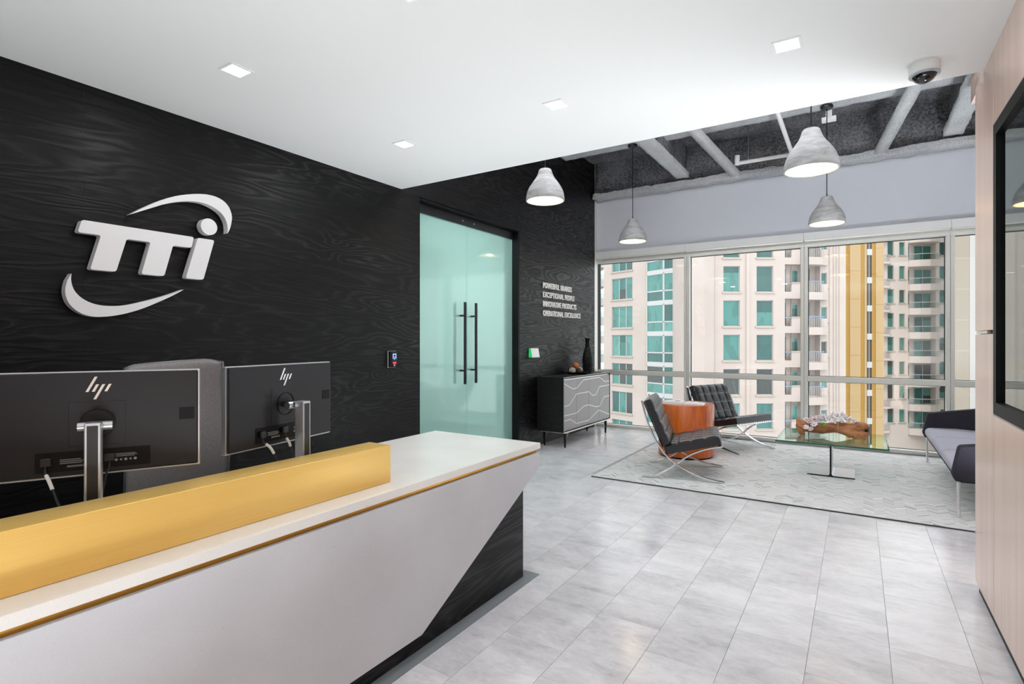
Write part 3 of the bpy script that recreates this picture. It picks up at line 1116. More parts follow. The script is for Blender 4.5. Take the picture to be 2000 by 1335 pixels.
# ------------------------------------------------------------------ monitors (local: x along the panel, -y is the back)
def monitor(root, tilt=0):
    W, H_ = .279, .163
    zc = .355
    ch = B(-W, W, -.010, .012, zc - H_, zc + H_).build('bezel', M['silver'], root, .0025, 2)
    MB().prism([(-W + .006, zc - H_ + .006), (W - .006, zc - H_ + .006), (W - .006, zc + H_ - .004), (-W + .006, zc + H_ - .004)], 'y', -.019, -.009).build('back_cover', M['monitor'], root, .004, 2)
    B(-W + .006, W - .006, .0115, .0128, zc - H_ + .008, zc + H_ - .006).build('screen', M['tv_glass'], root)
    # mount plate outline, ring, hinge
    v = MB().box(-.072, .072, -.0205, -.0185, zc - .068, zc + .068)
    vp = v.build('mount_plate', M['monitor'], root, .0008, 1)
    MB().shell([(.046, -.001), (.046, .002), (.0435, .002), (.0435, -.001)], 40).xf(Matrix.Translation((.0, -.0208, zc - .0)) @ Matrix.Rotation(PI / 2, 4, 'X')).build('ring', M['deep_black'], vp)
    MB().tube([(-.043, -.07, zc - .002), (.043, -.07, zc - .002)], .0145, 18).build('hinge', M['steel'], root, smooth=40)
    B(-.02, .02, -.089, -.0205, zc - .012, zc + .010).build('hinge_arm', M['black_plastic'], root, .003, 2)
    # post
    B(-.0205, .0205, -.132, -.088, .012, zc + .014).build('post', M['silver'], root, .003, 2)
    B(-.0135, .0135, -.1335, -.1315, .016, zc + .006).build('post_inset', M['black_plastic'], root)
    B(-.09, .09, -.14, .05, .0008, .012).build('stand_base', M['silver'], root, .003, 2)
    # port bay, printed label, latch recess
    pb = MB().box(-.152, .138, -.0204, -.0188, zc - .142, zc - .082)
    pbo = pb.build('port_bay', M['deep_black'], root)
    lb = MB()
    rnd = random.Random(3)
    for k in range(3):
        lb.box(-.093, -.093 + .045 + rnd.random() * .025, -.0209, -.0203, zc - .107 - k * .0055, zc - .105 - k * .0055)
    x = -.075
    while x < -.03:
        w_ = rnd.choice((.0006, .001, .0016))
        lb.box(x, x + w_, -.0209, -.0203, zc - .130, zc - .1245)
        x += w_ + .001
    for k in range(3):
        lb.box(.045, .045 + .04 + rnd.random() * .02, -.0209, -.0203, zc - .102 - k * .004, zc - .1005 - k * .004)
    for k in range(5):
        lb.lathe([(0, 0), (.0042 if k in (0, 2, 4) else .003, 0), (0, .0004)], 14, mtx=Matrix.Translation((.047 + k * .0125, -.0204, zc - .120)) @ Matrix.Rotation(PI / 2, 4, 'X'))
    lb.build('printed_label', M['print_grey'], pbo)['kind'] = 'stuff'
    B(.218, .262, -.0200, -.0186, zc - .004, zc + .036).build('latch_recess', M['deep_black'], root)
    # four bar logo
    for x0, zb, zt in ((-.026, .097, .143), (-.011, .097, .120), (-.013, .075, .120), (.0215, .097, .120)):
        pass
    sl = .49
    bars = [(-.031, zc + .099, zc + .146), (-.0155, zc + .099, zc + .122), (-.0115, zc + .075, zc + .122), (.0165, zc + .099, zc + .122)]
    for x0, za, zb in bars:
        p = [(x0, za), (x0 + .0075, za), (x0 + .0075 + (zb - za) * sl, zb), (x0 + (zb - za) * sl, zb)]
        MB().prism(p, 'y', -.0202, -.0188).build('logo_bar', M['hp_white'], root)
    return root


m1 = thing('monitor', (-2.033, .755, .7615), math.atan2(.892, .452), 'black backed monitor with silver edge on the desk, nearer one at the picture edge', 'monitor', 'monitors on the reception desk')
monitor(m1)
m2 = copy_tree(m1)
m2.location = (-2.01, 1.39, .7615)
m2.rotation_euler = (0, 0, math.atan2(.984, -.18))
tag(m2, 'angled black backed monitor beyond the mesh chair, second from the picture edge', 'monitor', 'monitors on the reception desk')


def cable(root, plug, mids, t0, lab, tagged=True):
    """cable in the monitor frame of root, as a thing of its own"""
    mx = root.matrix_basis
    o = thing('monitor_cable', mx @ Vector(plug), root.rotation_euler.z, lab, 'cable', 'monitor cables')
    P = [Vector(p) - Vector(plug) for p in [plug] + mids]
    B(-.013, .013, -.014, .0006, -.012, .012).build('plug', M['black_plastic'], o, .002, 1)
    S_ = spline([(0, -.006, -.012), (0, -.012, -.03)] + P[1:], 6)
    MB().tube(S_, .0032, 8).build('wire', M['black_plastic'], o, smooth=60)
    if tagged:
        MB().tube([S_[i] for i in range(t0 - 1, t0 + 6)], .0052, 8).build('tag', M['tag_white'], o, smooth=60)
    return o


cable(m1, (-.125, -.0215, .247), [(-.112, -.05, .19), (-.085, -.075, .12), (-.055, -.09, .05), (-.045, -.10, .02)], 9, 'black cable with white tag at the near monitor, left plug')
cable(m1, (.03, -.0215, .247), [(.022, -.04, .19), (.010, -.045, .12), (-.002, -.046, .05), (-.008, -.05, .02)], 9, 'plain black cable hanging beside the post of the near monitor', False)
cable(m2, (-.125, -.0215, .247), [(-.105, -.05, .19), (-.08, -.07, .12), (-.05, -.09, .05), (-.04, -.10, .02)], 9, 'black cable with white tag at the farther monitor, left plug')
cable(m2, (-.012, -.0215, .25), [(-.003, -.045, .19), (.004, -.06, .12), (.0, -.07, .05), (.0, -.075, .02)], 8, 'black cable with white tag at the farther monitor, beside its post')

# ------------------------------------------------------------------ mesh office chair behind the desk
oc = thing('office_chair', (-2.71, 1.31, 0), R(-8), 'grey mesh office chair with high back behind the desk', 'chair')
ROWS = [(1.272, .196, -.09), (1.268, .198, -.055), (1.245, .199, -.035), (1.12, .197, -.03), (.98, .206, -.005), (.84, .214, .0), (.70, .212, -.02), (.58, .20, -.05)]
pan, nxr = MB(), 16
rows = [Vector(p) for p in ROWS]
rs = spline([tuple(p) for p in ROWS], 4)
for z, hw, xo in rs:
    for i in range(nxr + 1):
        u = -1 + 2 * i / nxr
        top = .012 * (u if z > 1.2 else 0)
        pan.v.append((xo + .075 * abs(u) ** 2.4, u * hw, z + top - (.012 * max(0, abs(u) - .8) / .2 if z > 1.26 else 0)))
n_r = len(rs)
pan.f = [(j * (nxr + 1) + i, j * (nxr + 1) + i + 1, (j + 1) * (nxr + 1) + i + 1, (j + 1) * (nxr + 1) + i) for j in range(n_r - 1) for i in range(nxr)]
bk = pan.build('mesh_back', M['mesh_grey'], oc, smooth=180)
md = bk.modifiers.new('thick', 'SOLIDIFY')
md.thickness = .006
edge = [pan.v[j * (nxr + 1)] for j in range(n_r - 1, -1, -1)] + [pan.v[i] for i in range(1, nxr + 1)] + [pan.v[j * (nxr + 1) + nxr] for j in range(1, n_r)]
MB().tube(edge, .0055, 8).build('back_frame', M['steel_dark'], oc, smooth=60)
MB().prism([(-.235, .47), (.27, .47), (.29, .50), (.25, .53), (-.235, .535)], 'y', -.25, .25).build('seat', M['mesh_grey'], oc, .02, 3, 50)
MB().tube([(-.12, 0, .85), (-.16, 0, .70), (-.13, 0, .52), (0, 0, .46)], .022, 10).build('back_spine', M['black_plastic'], oc, smooth=60)
for s in (-1, 1):
    MB().tube(spline([(.0, s * .25, .47), (-.02, s * .30, .55), (.0, s * .30, .66), (.2, s * .30, .68)], 5), .016, 8).build('armrest', M['black_plastic'], oc, smooth=60)
MB().tube([(0, 0, .10), (0, 0, .47)], .025, 12).build('gas_column', M['chrome'], oc, smooth=60)
for k in range(5):
    a = 2 * PI * k / 5 + .3
    ca, sa = math.cos(a), math.sin(a)
    lgo = MB().tube([(0, 0, .11), (.17 * ca, .17 * sa, .10), (.30 * ca, .30 * sa, .075)], [.025, .02, .015], 8).build('base_leg', M['steel'], oc, smooth=60)
    MB().tube([(.30 * ca - .02 * sa, .30 * sa + .02 * ca, .03), (.30 * ca + .02 * sa, .30 * sa - .02 * ca, .03)], .03, 12).build('caster', M['black_plastic'], lgo)

# ------------------------------------------------------------------ sideboard
sb = thing('sideboard', (-3.32, 6.905, 0), 0, 'black sideboard with grey doors and silver zigzag inlay by the window', 'sideboard')


def spart(mb, name, m, parent=sb, **k):
    return mb.xf(Matrix.Translation((3.32, -6.905, 0))).build(name, m, parent, **k)


xa, xf_, ya, yb2, za, zb3 = -3.515, -3.13, 6.148, 7.672, .208, .905
spart(B(xa, xf_, ya, ya + .018, za, zb3), 'side_panel', M['cabinet_black'], bevel=.001, segs=1)
spart(B(xa, xf_, yb2 - .018, yb2, za, zb3), 'side_panel', M['cabinet_black'], bevel=.001, segs=1)
spart(B(xa, xf_, ya + .018, yb2 - .018, zb3 - .02, zb3), 'top_panel', M['cabinet_black'])
spart(B(xa, xf_, ya + .018, yb2 - .018, za, za + .014), 'bottom_panel', M['cabinet_black'])
spart(B(xa, xa + .01, ya + .018, yb2 - .018, za + .014, zb3 - .02), 'back_panel', M['cabinet_black'])
et = MB().box(xf_, xf_ + .002, ya, ya + .004, za, zb3).box(xf_, xf_ + .002, ya, yb2, zb3 - .004, zb3).box(xf_, xf_ + .003, ya, yb2, za - .006, za + .004)
spart(et, 'edge_trim', M['inlay'])
spart(B(xa + .03, xf_ - .005, ya + .05, yb2 - .05, za - .016, za), 'plinth_rail', M['inlay'])
dY = [6.17, 6.526, 6.914, 7.286, 7.652]
LN = [[[(6.17, .827), (6.411, .744), (6.526, .747)], [(6.17, .541), (6.306, .541), (6.526, .67)], [(6.17, .42), (6.526, .42)], [(6.17, .356), (6.344, .356), (6.526, .281)]],
      [[(6.526, .747), (6.741, .841), (6.914, .844)], [(6.526, .67), (6.914, .67)], [(6.526, .42), (6.751, .487), (6.914, .488)], [(6.526, .281), (6.914, .277)]],
      [[(6.914, .844), (7.286, .847)], [(6.914, .67), (7.042, .607), (7.15, .606), (7.286, .712)], [(6.914, .488), (7.166, .435), (7.286, .433)], [(6.914, .277), (7.223, .372), (7.286, .372)]],
      [[(7.286, .847), (7.473, .775), (7.652, .773)], [(7.286, .712), (7.652, .714)], [(7.286, .433), (7.448, .552), (7.652, .553)], [(7.286, .372), (7.652, .272)]]]
for k in range(4):
    d = spart(B(xf_ - .022, xf_ - .004, dY[k] + .0025, dY[k + 1] - .0025, .226, .868), 'door', M['door_grey'], bevel=.001, segs=1)
    for ln in LN[k]:
        mb = MB()
        for (u0, v0), (u1, v1) in zip(ln, ln[1:]):
            u0, u1 = max(u0, dY[k] + .003), min(u1, dY[k + 1] - .003)
            dd = Vector((u1 - u0, v1 - v0)).normalized() * .0
            nn = Vector((-(v1 - v0), u1 - u0)).normalized() * .0045
            mb.prism([(u0 - nn.x, v0 - nn.y), (u1 - nn.x, v1 - nn.y), (u1 + nn.x, v1 + nn.y), (u0 + nn.x, v0 + nn.y)], 'x', xf_ - .0045, xf_ - .0025)
        mb.xf(Matrix.Translation((3.32, -6.905, 0))).build('inlay', M['inlay'], d)
spart(B(xf_ - .02, xf_ - .012, ya + .018, yb2 - .018, .868, .886), 'top_rail', M['steel'])
for x in (-3.175, -3.475):
    for y in (6.27, 7.60):
        spart(MB().lathe([(.010, 0), (.012, .004), (.019, .15), (.022, .192)], 18, (x, y, 0)), 'leg', M['cabinet_black'], smooth=40)
    for y, s in ((6.27, 1), (7.60, -1)):
        spart(MB().tube([(x, y + s * .012, .085), (x, y + s * .11, .195)], .0035, 6), 'leg_brace', M['inlay'])

va = thing('floor_vase', (-3.36, 7.37, .905), 0, 'tall slim black textured vase on the sideboard by the window', 'vase')
va.name = 'tall_vase'
vprof = [(.0, 0), (.052, 0), (.056, .01), (.066, .06), (.075, .13), (.077, .18), (.070, .25), (.055, .31), (.040, .36), (.031, .41), (.030, .45), (.034, .48), (.042, .502), (.040, .505), (.030, .49), (.026, .45), (.0, .44)]
MB().lathe(vprof, 36).build('body', M['deep_black'], va, smooth=60)
bp = MB()
rnd = random.Random(5)
for i in range(11):
    zz = .03 + i * .032
    rr = .074 if zz < .2 else .074 - (zz - .2) * .21
    if zz < .1:
        rr = .058 + zz * .17
    for k in range(16):
        a = 2 * PI * (k + .5 * (i % 2)) / 16
        bp.ball((rr * math.cos(a), rr * math.sin(a), zz), .0078, 6, 4, (1, 1, 1.3))
bp.build('raised_dots', mat('gloss_black', (34, 34, 36), .25), va, smooth=180)

tr = thing('display_tray', (-3.37, 7.02, .905), 0, 'shallow black tray of decorative balls on the sideboard', 'tray')
MB().lathe([(0, 0), (.12, 0), (.165, .022), (.168, .026), (.16, .027), (.118, .006), (0, .006)], 40).build('plate', M['deep_black'], tr, smooth=40)
balls = [((-.02, -.097, .05), .043, 'ball_white', 'white ball on the tray, farthest from the vase'), ((.047, -.03, .048), .04, 'dark_wicker', 'dark woven ball at the front of the tray'),
         ((-.012, -.005, .117), .045, 'copper', 'copper coloured ball on top of the tray pile'), ((.0, .092, .05), .042, 'ball_white', 'white ball on the tray beside the vase'), ((-.075, .0, .048), .04, 'dark_wicker', 'dark woven ball at the back of the tray')]
for c, r, m, lab in balls:
    o = thing('decorative_ball', (-3.37 + c[0], 7.02 + c[1], .905 + c[2]), random.random() * 6, lab, 'ball', 'decorative balls on the tray')
    MB().ball((0, 0, 0), r * .9, 14, 10).build('core', M['dark_wicker'] if m == 'ball_white' else M[m], o, smooth=180)
    sc = MB()
    for i in range(1, 6):
        th = PI * i / 6
        nk = max(4, round(10 * math.sin(th)))
        for k in range(nk):
            a = 2 * PI * (k + .5 * (i % 2)) / nk
            d = Vector((math.sin(th) * math.cos(a), math.sin(th) * math.sin(a), math.cos(th)))
            q = d.to_track_quat('Z', 'Y').to_matrix().to_4x4()
            sc.lathe([(0, -.003), (.011, .0), (.006, .005), (0, .007)], 7, mtx=Matrix.Translation(d * r * .9) @ q)
    sc.build('scales', M[m], o)


# ------------------------------------------------------------------ tufted leather lounge chairs
def tufted(L, W, T, nl, nw, mtx, res=9):
    mb = MB()
    NL, NW = nl * res, nw * res
    for j in range(NW + 1):
        for i in range(NL + 1):
            u, v = i / NL, j / NW
            pu, pv = abs(math.sin(PI * u * nl)), abs(math.sin(PI * v * nw))
            puff = (pu * pv) ** .30
            edge = min(1, min(u, 1 - u) * nl * 2.5, min(v, 1 - v) * nw * 2.5)
            z = T * (.76 + .12 * edge) + .0125 * puff
            mb.v.append((u * L, (v - .5) * W, z))
    n = NL + 1
    mb.f = [(j * n + i, j * n + i + 1, (j + 1) * n + i + 1, (j + 1) * n + i) for j in range(NW) for i in range(NL)]
    ring = [i for i in range(NL)] + [j * n + NL for j in range(NW)] + [NW * n + i for i in range(NL, 0, -1)] + [j * n for j in range(NW, 0, -1)]
    b = len(mb.v)
    for i in ring:
        p = mb.v[i]
        mb.v.append((p[0], p[1], 0))
    k = len(ring)
    mb.f += [(ring[i], ring[(i + 1) % k], b + (i + 1) % k, b + i) for i in range(k)]
    mb.f.append(tuple(range(b + k - 1, b - 1, -1)))
    return mb.xf(mtx)


def frame_mtx(o, d, nrm):
    d, nrm = Vector(d).normalized(), Vector(nrm).normalized()
    y = nrm.cross(d)
    m = Matrix((d, y, nrm)).transposed().to_4x4()
    m.translation = Vector(o)
    return m


def lounge_chair():
    o = empty('lounge_chair')
    cA = [(-.388, .762), (-.343, .59), (-.288, .447), (-.228, .335), (-.15, .23), (-.055, .152), (.07, .084), (.218, .034), (.384, .007)]
    cB = [(.372, .352), (.255, .327), (.145, .288), (.04, .23), (-.055, .152), (-.14, .088), (-.215, .047), (-.295, .019), (-.384, .007)]
    for s in (-1, 1):
        f = MB().flatbar(spline(cA, 6), s * .355, .034, .0125).flatbar(spline(cB, 6), s * .355, .034, .0125)
        f.build('side_frame', M['chrome'], o, smooth=40)
    for x, z in ((-.38, .738), (-.165, .262), (.362, .348)):
        MB().tube([(x, -.34, z), (x, .34, z)], .009, 8).build('cross_bar', M['chrome'], o, smooth=60)
    ds = Vector((.507, 0, .125)).normalized()
    ns = Vector((-ds.z, 0, ds.x))
    so = Vector((-.158, 0, .238))
    sc = tufted(.53, .685, .095, 4, 5, frame_mtx(so, ds, ns)).build('seat_cushion', M['leather'], o, smooth=50)
    db = Vector((-.195, 0, .455)).normalized()
    nb = Vector((db.z, 0, -db.x))
    bo = Vector((-.180, 0, .318))
    tufted(.475, .685, .085, 4, 5, frame_mtx(bo, db, nb)).build('back_cushion', M['leather'], o, smooth=50)
    st = B(0, .53, -.02, .02, -.012, -.006).mesh('strap', M['deep_black'])
    for k in range(7):
        c = link_mesh('seat_strap', st, o)
        c.matrix_local = frame_mtx(so + Vector((0, -.27 + k * .09, 0)), ds, ns)
    for k in range(7):
        c = link_mesh('back_strap', st, o)
        c.matrix_local = frame_mtx(bo + Vector((0, -.27 + k * .09, -.02)), db, nb) @ Matrix.Diagonal((.9, 1, 1, 1))
    ck = B(-.006, .002, -.012, .012, -.013, -.003).mesh('buckle', M['chrome'])
    for k in range(14):
        c = link_mesh('buckle', ck, o)
        c.matrix_local = frame_mtx(so + ds * .53 + Vector((0, -.29 + k * .045, 0)), ds, ns)
    return o


c1 = lounge_chair()
c1.location = (-1.525, 5.73, .012)
c1.rotation_euler.z = math.atan2(.221, .975)
tag(c1, 'black tufted leather lounge chair on chrome cross legs, nearer one seen from its side', 'chair', 'pair of tufted lounge chairs')
c2 = copy_tree(c1)
c2.location = (-1.38, 7.388, .012)
c2.rotation_euler.z = math.atan2(-.438, .899)
tag(c2, 'black tufted leather lounge chair beside the window, behind the round cherry table', 'chair', 'pair of tufted lounge chairs')

# ------------------------------------------------------------------ drum table and open magazine
dt = thing('drum_table', (-1.73, 6.60, .0122), 0, 'round cherry wood drum table between the two lounge chairs', 'table')
MB().lathe([(.30, 0), (.30, .02)], 64).build('recessed_base', M['deep_black'], dt)
MB().lathe([(.315, .02), (.318, .023), (.318, .612), (.314, .617), (0, .617)], 72).build('drum', M['cherry'], dt, smooth=40)
mg = thing('open_magazine', (-1.73, 6.52, .6295), R(8), 'open white magazine lying on the round cherry table', 'magazine')
lp = [(-.23, 0), (-.005, 0), (-.002, .022), (-.03, .03), (-.12, .029), (-.225, .024)]
MB().prism(lp, 'y', -.13, .13).build('page_block', M['pale_paper'], mg, smooth=40)
rp = [(.005, 0), (.22, 0), (.235, .008), (.12, .017), (.03, .018), (.0, .010)]
MB().prism(rp, 'y', -.13, .13).build('page_block', M['pale_paper'], mg, smooth=40)
B(-.10, -.04, -.05, .02, .0285, .0305).build('printed_picture', mat('print_plum', (120, 95, 105), .5), mg)
B(.06, .19, -.10, .09, .0165, .0178).xf(Matrix.Rotation(R(3), 4, 'Y')).build('printed_picture', mat('print_blue', (150, 165, 175), .5), mg)

# ------------------------------------------------------------------ rug
rug = thing('hide_rug', (-.2, 6.45, 0), 0, 'pale grey chevron patchwork hide rug with dark edge under the lounge seats', 'rug')
rx0, rx1, ry0, ry1 = -2.27, 1.85, 5.068, 7.95
B(rx0 + .2, rx1 + .2, ry0 - 6.45, ry1 - 6.45, .0005, .0095).build('binding', mat('rug_binding', (52, 52, 54), .9), rug)
sm = MB()
cols = []
rnd = random.Random(11)
cw, stp = .072, .0185
nx_ = int((rx1 - rx0 - .012) / cw)
for i in range(nx_):
    xa_ = rx0 + .006 + i * cw
    s = 1 if i % 2 else -1
    y = ry0 + .008 - .06
    while y < ry1 + .05:
        q = [(xa_, y - s * .031), (xa_ + cw - .0003, y + s * .031), (xa_ + cw - .0003, y + s * .031 + stp - .0002), (xa_, y - s * .031 + stp - .0002)]
        q = [(a, min(max(b, ry0 + .006), ry1 - .006)) for a, b in q]
        if q[2][1] - q[1][1] > .004 or q[3][1] - q[0][1] > .004:
            h = .0112 + rnd.random() * .0003
            b = len(sm.v)
            sm.v += [(a + .2, c - 6.45, h) for a, c in q] + [(a + .2, c - 6.45, .0099) for a, c in q]
            sm.f += [(b, b + 1, b + 2, b + 3)] + [(b + k, b + (k + 1) % 4, b + 4 + (k + 1) % 4, b + 4 + k)[::-1] for k in range(4)]
            t = rnd.random()
            g = (.32 + .18 * rnd.random()) if t < .05 else (.56 + .1 * rnd.random()) if t < .15 else (.84 + .08 * rnd.random()) if t < .22 else (.72 + .06 * rnd.random())
            cols += [(g, g * 1.005, g * 1.0)] * 5
        y += stp
B(rx0 + .2 + .006, rx1 + .2 - .006, ry0 - 6.45 + .006, ry1 - 6.45 - .006, .009, .0098).build('backing', M['pale_paper'], rug)
me = bpy.data.meshes.new('hide_strips')
me.from_pydata(sm.v, [], sm.f)
ca = me.color_attributes.new('Col', 'FLOAT_COLOR', 'CORNER')
flat = []
for p, c in zip(me.polygons, cols):
    flat += [c[0], c[1], c[2], 1] * p.loop_total
ca.data.foreach_set('color', flat)
me.materials.append(M['rug'])
hs = link_mesh('hide_strips', me, rug)
hs['kind'] = 'stuff'

# ------------------------------------------------------------------ glass coffee table
gt = thing('coffee_table', (-.228, 6.53, .0128), 0, 'square glass coffee table on a steel I beam base', 'table')
gtop = B(-.475, .475, -.45, .45, .343, .361).build('glass_top', M['table_glass'], gt)
ed = MB()
for a in (-1, 1):
    ed.box(min(a * .475, a * .4765), max(a * .475, a * .4765), -.4515, .4515, .343, .361)
    ed.box(-.475, .475, min(a * .45, a * .4515), max(a * .45, a * .4515), .343, .361)
ed.build('glass_edge', M['glass_edge'], gtop)
ib = []
hf, tw, tf, hh, rr = .207, .008, .011, .342, .022
out = [(-hf, 0), (hf, 0), (hf, tf)] + [(tw + rr * (1 - math.sin(a)), tf + rr * (1 - math.cos(a))) for a in [i * PI / 2 / 5 for i in range(6)]]
out += [(tw + rr * (1 - math.cos(a)), hh - tf - rr * (1 - math.sin(a))) for a in [i * PI / 2 / 5 for i in range(6)]] + [(hf, hh - tf), (hf, hh)]
full = out + [(-x, z) for x, z in reversed(out[1:])][0:0]
half = out[1:]
poly = half + [(-x, z) for x, z in reversed(half)]
MB().prism(poly, 'y', -.225, .215).build('beam_base', M['silver'], gt, smooth=30)
MB().prism([(x * 1.002, z + .0002) for x, z in poly], 'y', -.2265, -.2252).build('dark_edge', mat('dark_steel', (24, 28, 32), .3, .6), gt)

# ------------------------------------------------------------------ burl wood planter with flowers
pl = thing('driftwood_planter', (-.225, 6.56, .3745), R(3), 'burl driftwood trough of white flowers and succulents on the glass table', 'planter')
tk = MB()
ctr = spline([(-.33, 0, .115, .028), (-.315, 0, .112, .055), (-.27, 0, .095, .066), (-.19, 0, .088, .056), (-.06, 0, .094, .054), (.07, 0, .092, .060), (.17, .0, .080, .066), (.25, 0, .086, .080), (.305, .01, .092, .072), (.33, .01, .092, .034)], 5)
nk = 26
for p in ctr:
    for k in range(nk):
        a = 2 * PI * k / nk
        q = Vector((p[0], p[3] * math.cos(a) * 1.15, p[3] * math.sin(a)))
        d = 1 + .55 * mnoise.noise(Vector((p[0] * 6 + 3, math.cos(a) * 1.2, math.sin(a) * 1.2))) + .13 * mnoise.noise(q * 38)
        tk.v.append((p[0], p[1] + q.y * d, max(.001, p[2] + q.z * d)))
nc = len(ctr)
tk.f = [(i * nk + k, i * nk + (k + 1) % nk, (i + 1) * nk + (k + 1) % nk, (i + 1) * nk + k) for i in range(nc - 1) for k in range(nk)]
tk.f += [tuple(range(nk - 1, -1, -1)), tuple(range((nc - 1) * nk, nc * nk))]
tk.build('trunk', M['log'], pl, smooth=180)
MB().tube(spline([(-.285, -.01, .10), (-.285, -.03, .05), (-.268, -.035, .012)], 4) + [Vector((-.268, -.035, .0008))], [.052, .05, .047, .042, .037, .033, .030, .026, .024, .023], 14).build('foot', M['log'], pl, smooth=60)
MB().tube(spline([(.255, .0, .07), (.25, -.02, .035), (.245, -.02, .014)], 4) + [Vector((.245, -.02, .0008))], [.055, .053, .05, .047, .043, .04, .037, .034, .032, .031], 14).build('foot', M['log'], pl, smooth=60)
MB().ball((.13, -.048, .083), .05, 16, 10, (1.1, .45, .9)).build('burl_knot', M['log'], pl, smooth=180)
MB().tube([(.295, -.058, .098), (.293, -.068, .1)], [.02, .016], 14).build('hollow', M['deep_black'], pl)


def bloom(c, r, n, m, up=(0, -.4, 1), flat_=.35, rings=2):
    mb = MB()
    q = Vector(up).normalized().to_track_quat('Z', 'Y').to_matrix().to_4x4()
    for g in range(rings):
        tilt = R(25 + 40 * g)
        for k in range(n):
            a = 2 * PI * (k + .5 * g) / n
            mx = Matrix.Translation(Vector(c)) @ q @ Matrix.Rotation(a, 4, 'Z') @ Matrix.Rotation(-tilt, 4, 'Y') @ Matrix.Translation((r * .52, 0, 0))
            s = MB().ball((0, 0, 0), r * (.52 - .1 * g), 7, 5, (1, .62, flat_ * .5))
            mb.add([mx @ Vector(p) for p in s.v], s.f)
    return mb.build('bloom', m, pl, smooth=180)


rnd = random.Random(4)
for c, r in [((-.20, -.035, .150), .045), ((-.15, .02, .165), .045), ((-.105, -.01, .168), .042), ((-.24, .015, .155), .035), ((-.16, -.055, .120), .040), ((-.235, -.06, .085), .036), ((-.19, -.066, .072), .034)]:
    bloom(c, r, 7, M['petal_pink'] if rnd.random() < .5 else M['petal'], (rnd.uniform(-.4, .4), -.7, .7), .6)
for c, r in [((-.08, .0, .198), .045), ((-.04, -.03, .185), .042), ((.0, .01, .215), .046), ((.045, -.02, .222), .046), ((.085, .015, .225), .044), ((.115, -.02, .205), .044), ((.155, .0, .19), .040), ((.02, -.045, .175), .04), ((-.12, .0, .19), .038), ((.19, .01, .165), .036), ((.075, -.045, .185), .04)]:
    bloom(c, r, 5, M['petal'], (rnd.uniform(-.5, .5), -.8, rnd.uniform(.2, .8)), .3, 2)
tf_ = MB()
for k in range(22):
    a, t = rnd.random() * 2 * PI, rnd.uniform(.2, 1.2)
    d = Vector((math.sin(t) * math.cos(a), math.sin(t) * math.sin(a) * .7 - .45, math.cos(t)))
    tf_.tube([(-.085, -.058, .115), Vector((-.085, -.058, .115)) + d * .045], [.007, .001], 5)
tf_.build('leaf_tuft', M['green_leaf'], pl)
for pts in ([(.035, -.03, .2), (.05, -.06, .15), (.052, -.068, .085)], [(.03, 0, .17), (.04, -.01, .2), (.05, -.02, .235)], [(.10, 0, .12), (.10, -.02, .17), (.11, -.02, .2)]):
    MB().tube(spline(pts, 4), .004, 6).build('stem', M['stem_green'], pl, smooth=60)

# ------------------------------------------------------------------ sofa
sf = thing('sofa', (1.0, 6.5, .0125), 0, 'grey and charcoal upholstered sofa on slim chrome legs beside the oak wall', 'sofa')
ox, oy = -1.0, -6.5


def fpart(mb, name, m, parent=sf, **k):
    return mb.xf(Matrix.Translation((ox, oy, 0))).build(name, m, parent, **k)


ya_, yb_ = 5.33, 7.66
arm = [(.632, .285), (.612, .335), (.652, .545), (.668, .558), (1.38, .68), (1.40, .285)]
fpart(MB().prism(arm, 'y', ya_, ya_ + .10), 'arm', M['sofa_dark'], bevel=.012, segs=3, smooth=50)
fpart(MB().prism(arm, 'y', yb_ - .10, yb_), 'arm', M['sofa_dark'], bevel=.012, segs=3, smooth=50)
fpart(MB().prism([(1.26, .285), (1.40, .285), (1.43, .70), (1.31, .70)], 'y', ya_ + .10, yb_ - .10), 'back', M['sofa_dark'], bevel=.012, segs=3, smooth=50)
fpart(B(.66, 1.27, ya_ + .10, yb_ - .10, .262, .287), 'under_frame', M['sofa_dark'])
w3 = (yb_ - ya_ - .20) / 3
for k in range(3):
    y0, y1 = ya_ + .10 + k * w3 + .006, ya_ + .10 + (k + 1) * w3 - .006
    fpart(MB().prism([(.655, .288), (.628, .33), (.630, .375), (.66, .402), (.9, .41), (1.27, .395), (1.27, .288)], 'y', y0, y1), 'seat_cushion', M['sofa_grey'], bevel=.028, segs=4, smooth=60)
    fpart(MB().prism([(1.17, .405), (1.265, .40), (1.30, .66), (1.24, .67)], 'y', y0, y1), 'back_cushion', M['sofa_grey'], bevel=.018, segs=3, smooth=60)
for x in (.655, 1.36):
    for y in (ya_ + .05, yb_ - .05):
        fpart(MB().tube([(x, y, 0), (x, y, .29)], .012, 16), 'leg', M['chrome'], smooth=40)

# ================================================================== the buildings outside
RV = Vector((math.cos(YAW), math.sin(YAW), 0))
FV = Vector((-math.sin(YAW), math.cos(YAW), 0))
ZB = -26.0                  # street level below this upper floor


def place(r, f, z=ZB):
    p = RV * r + FV * f
    p.z = z
    return p


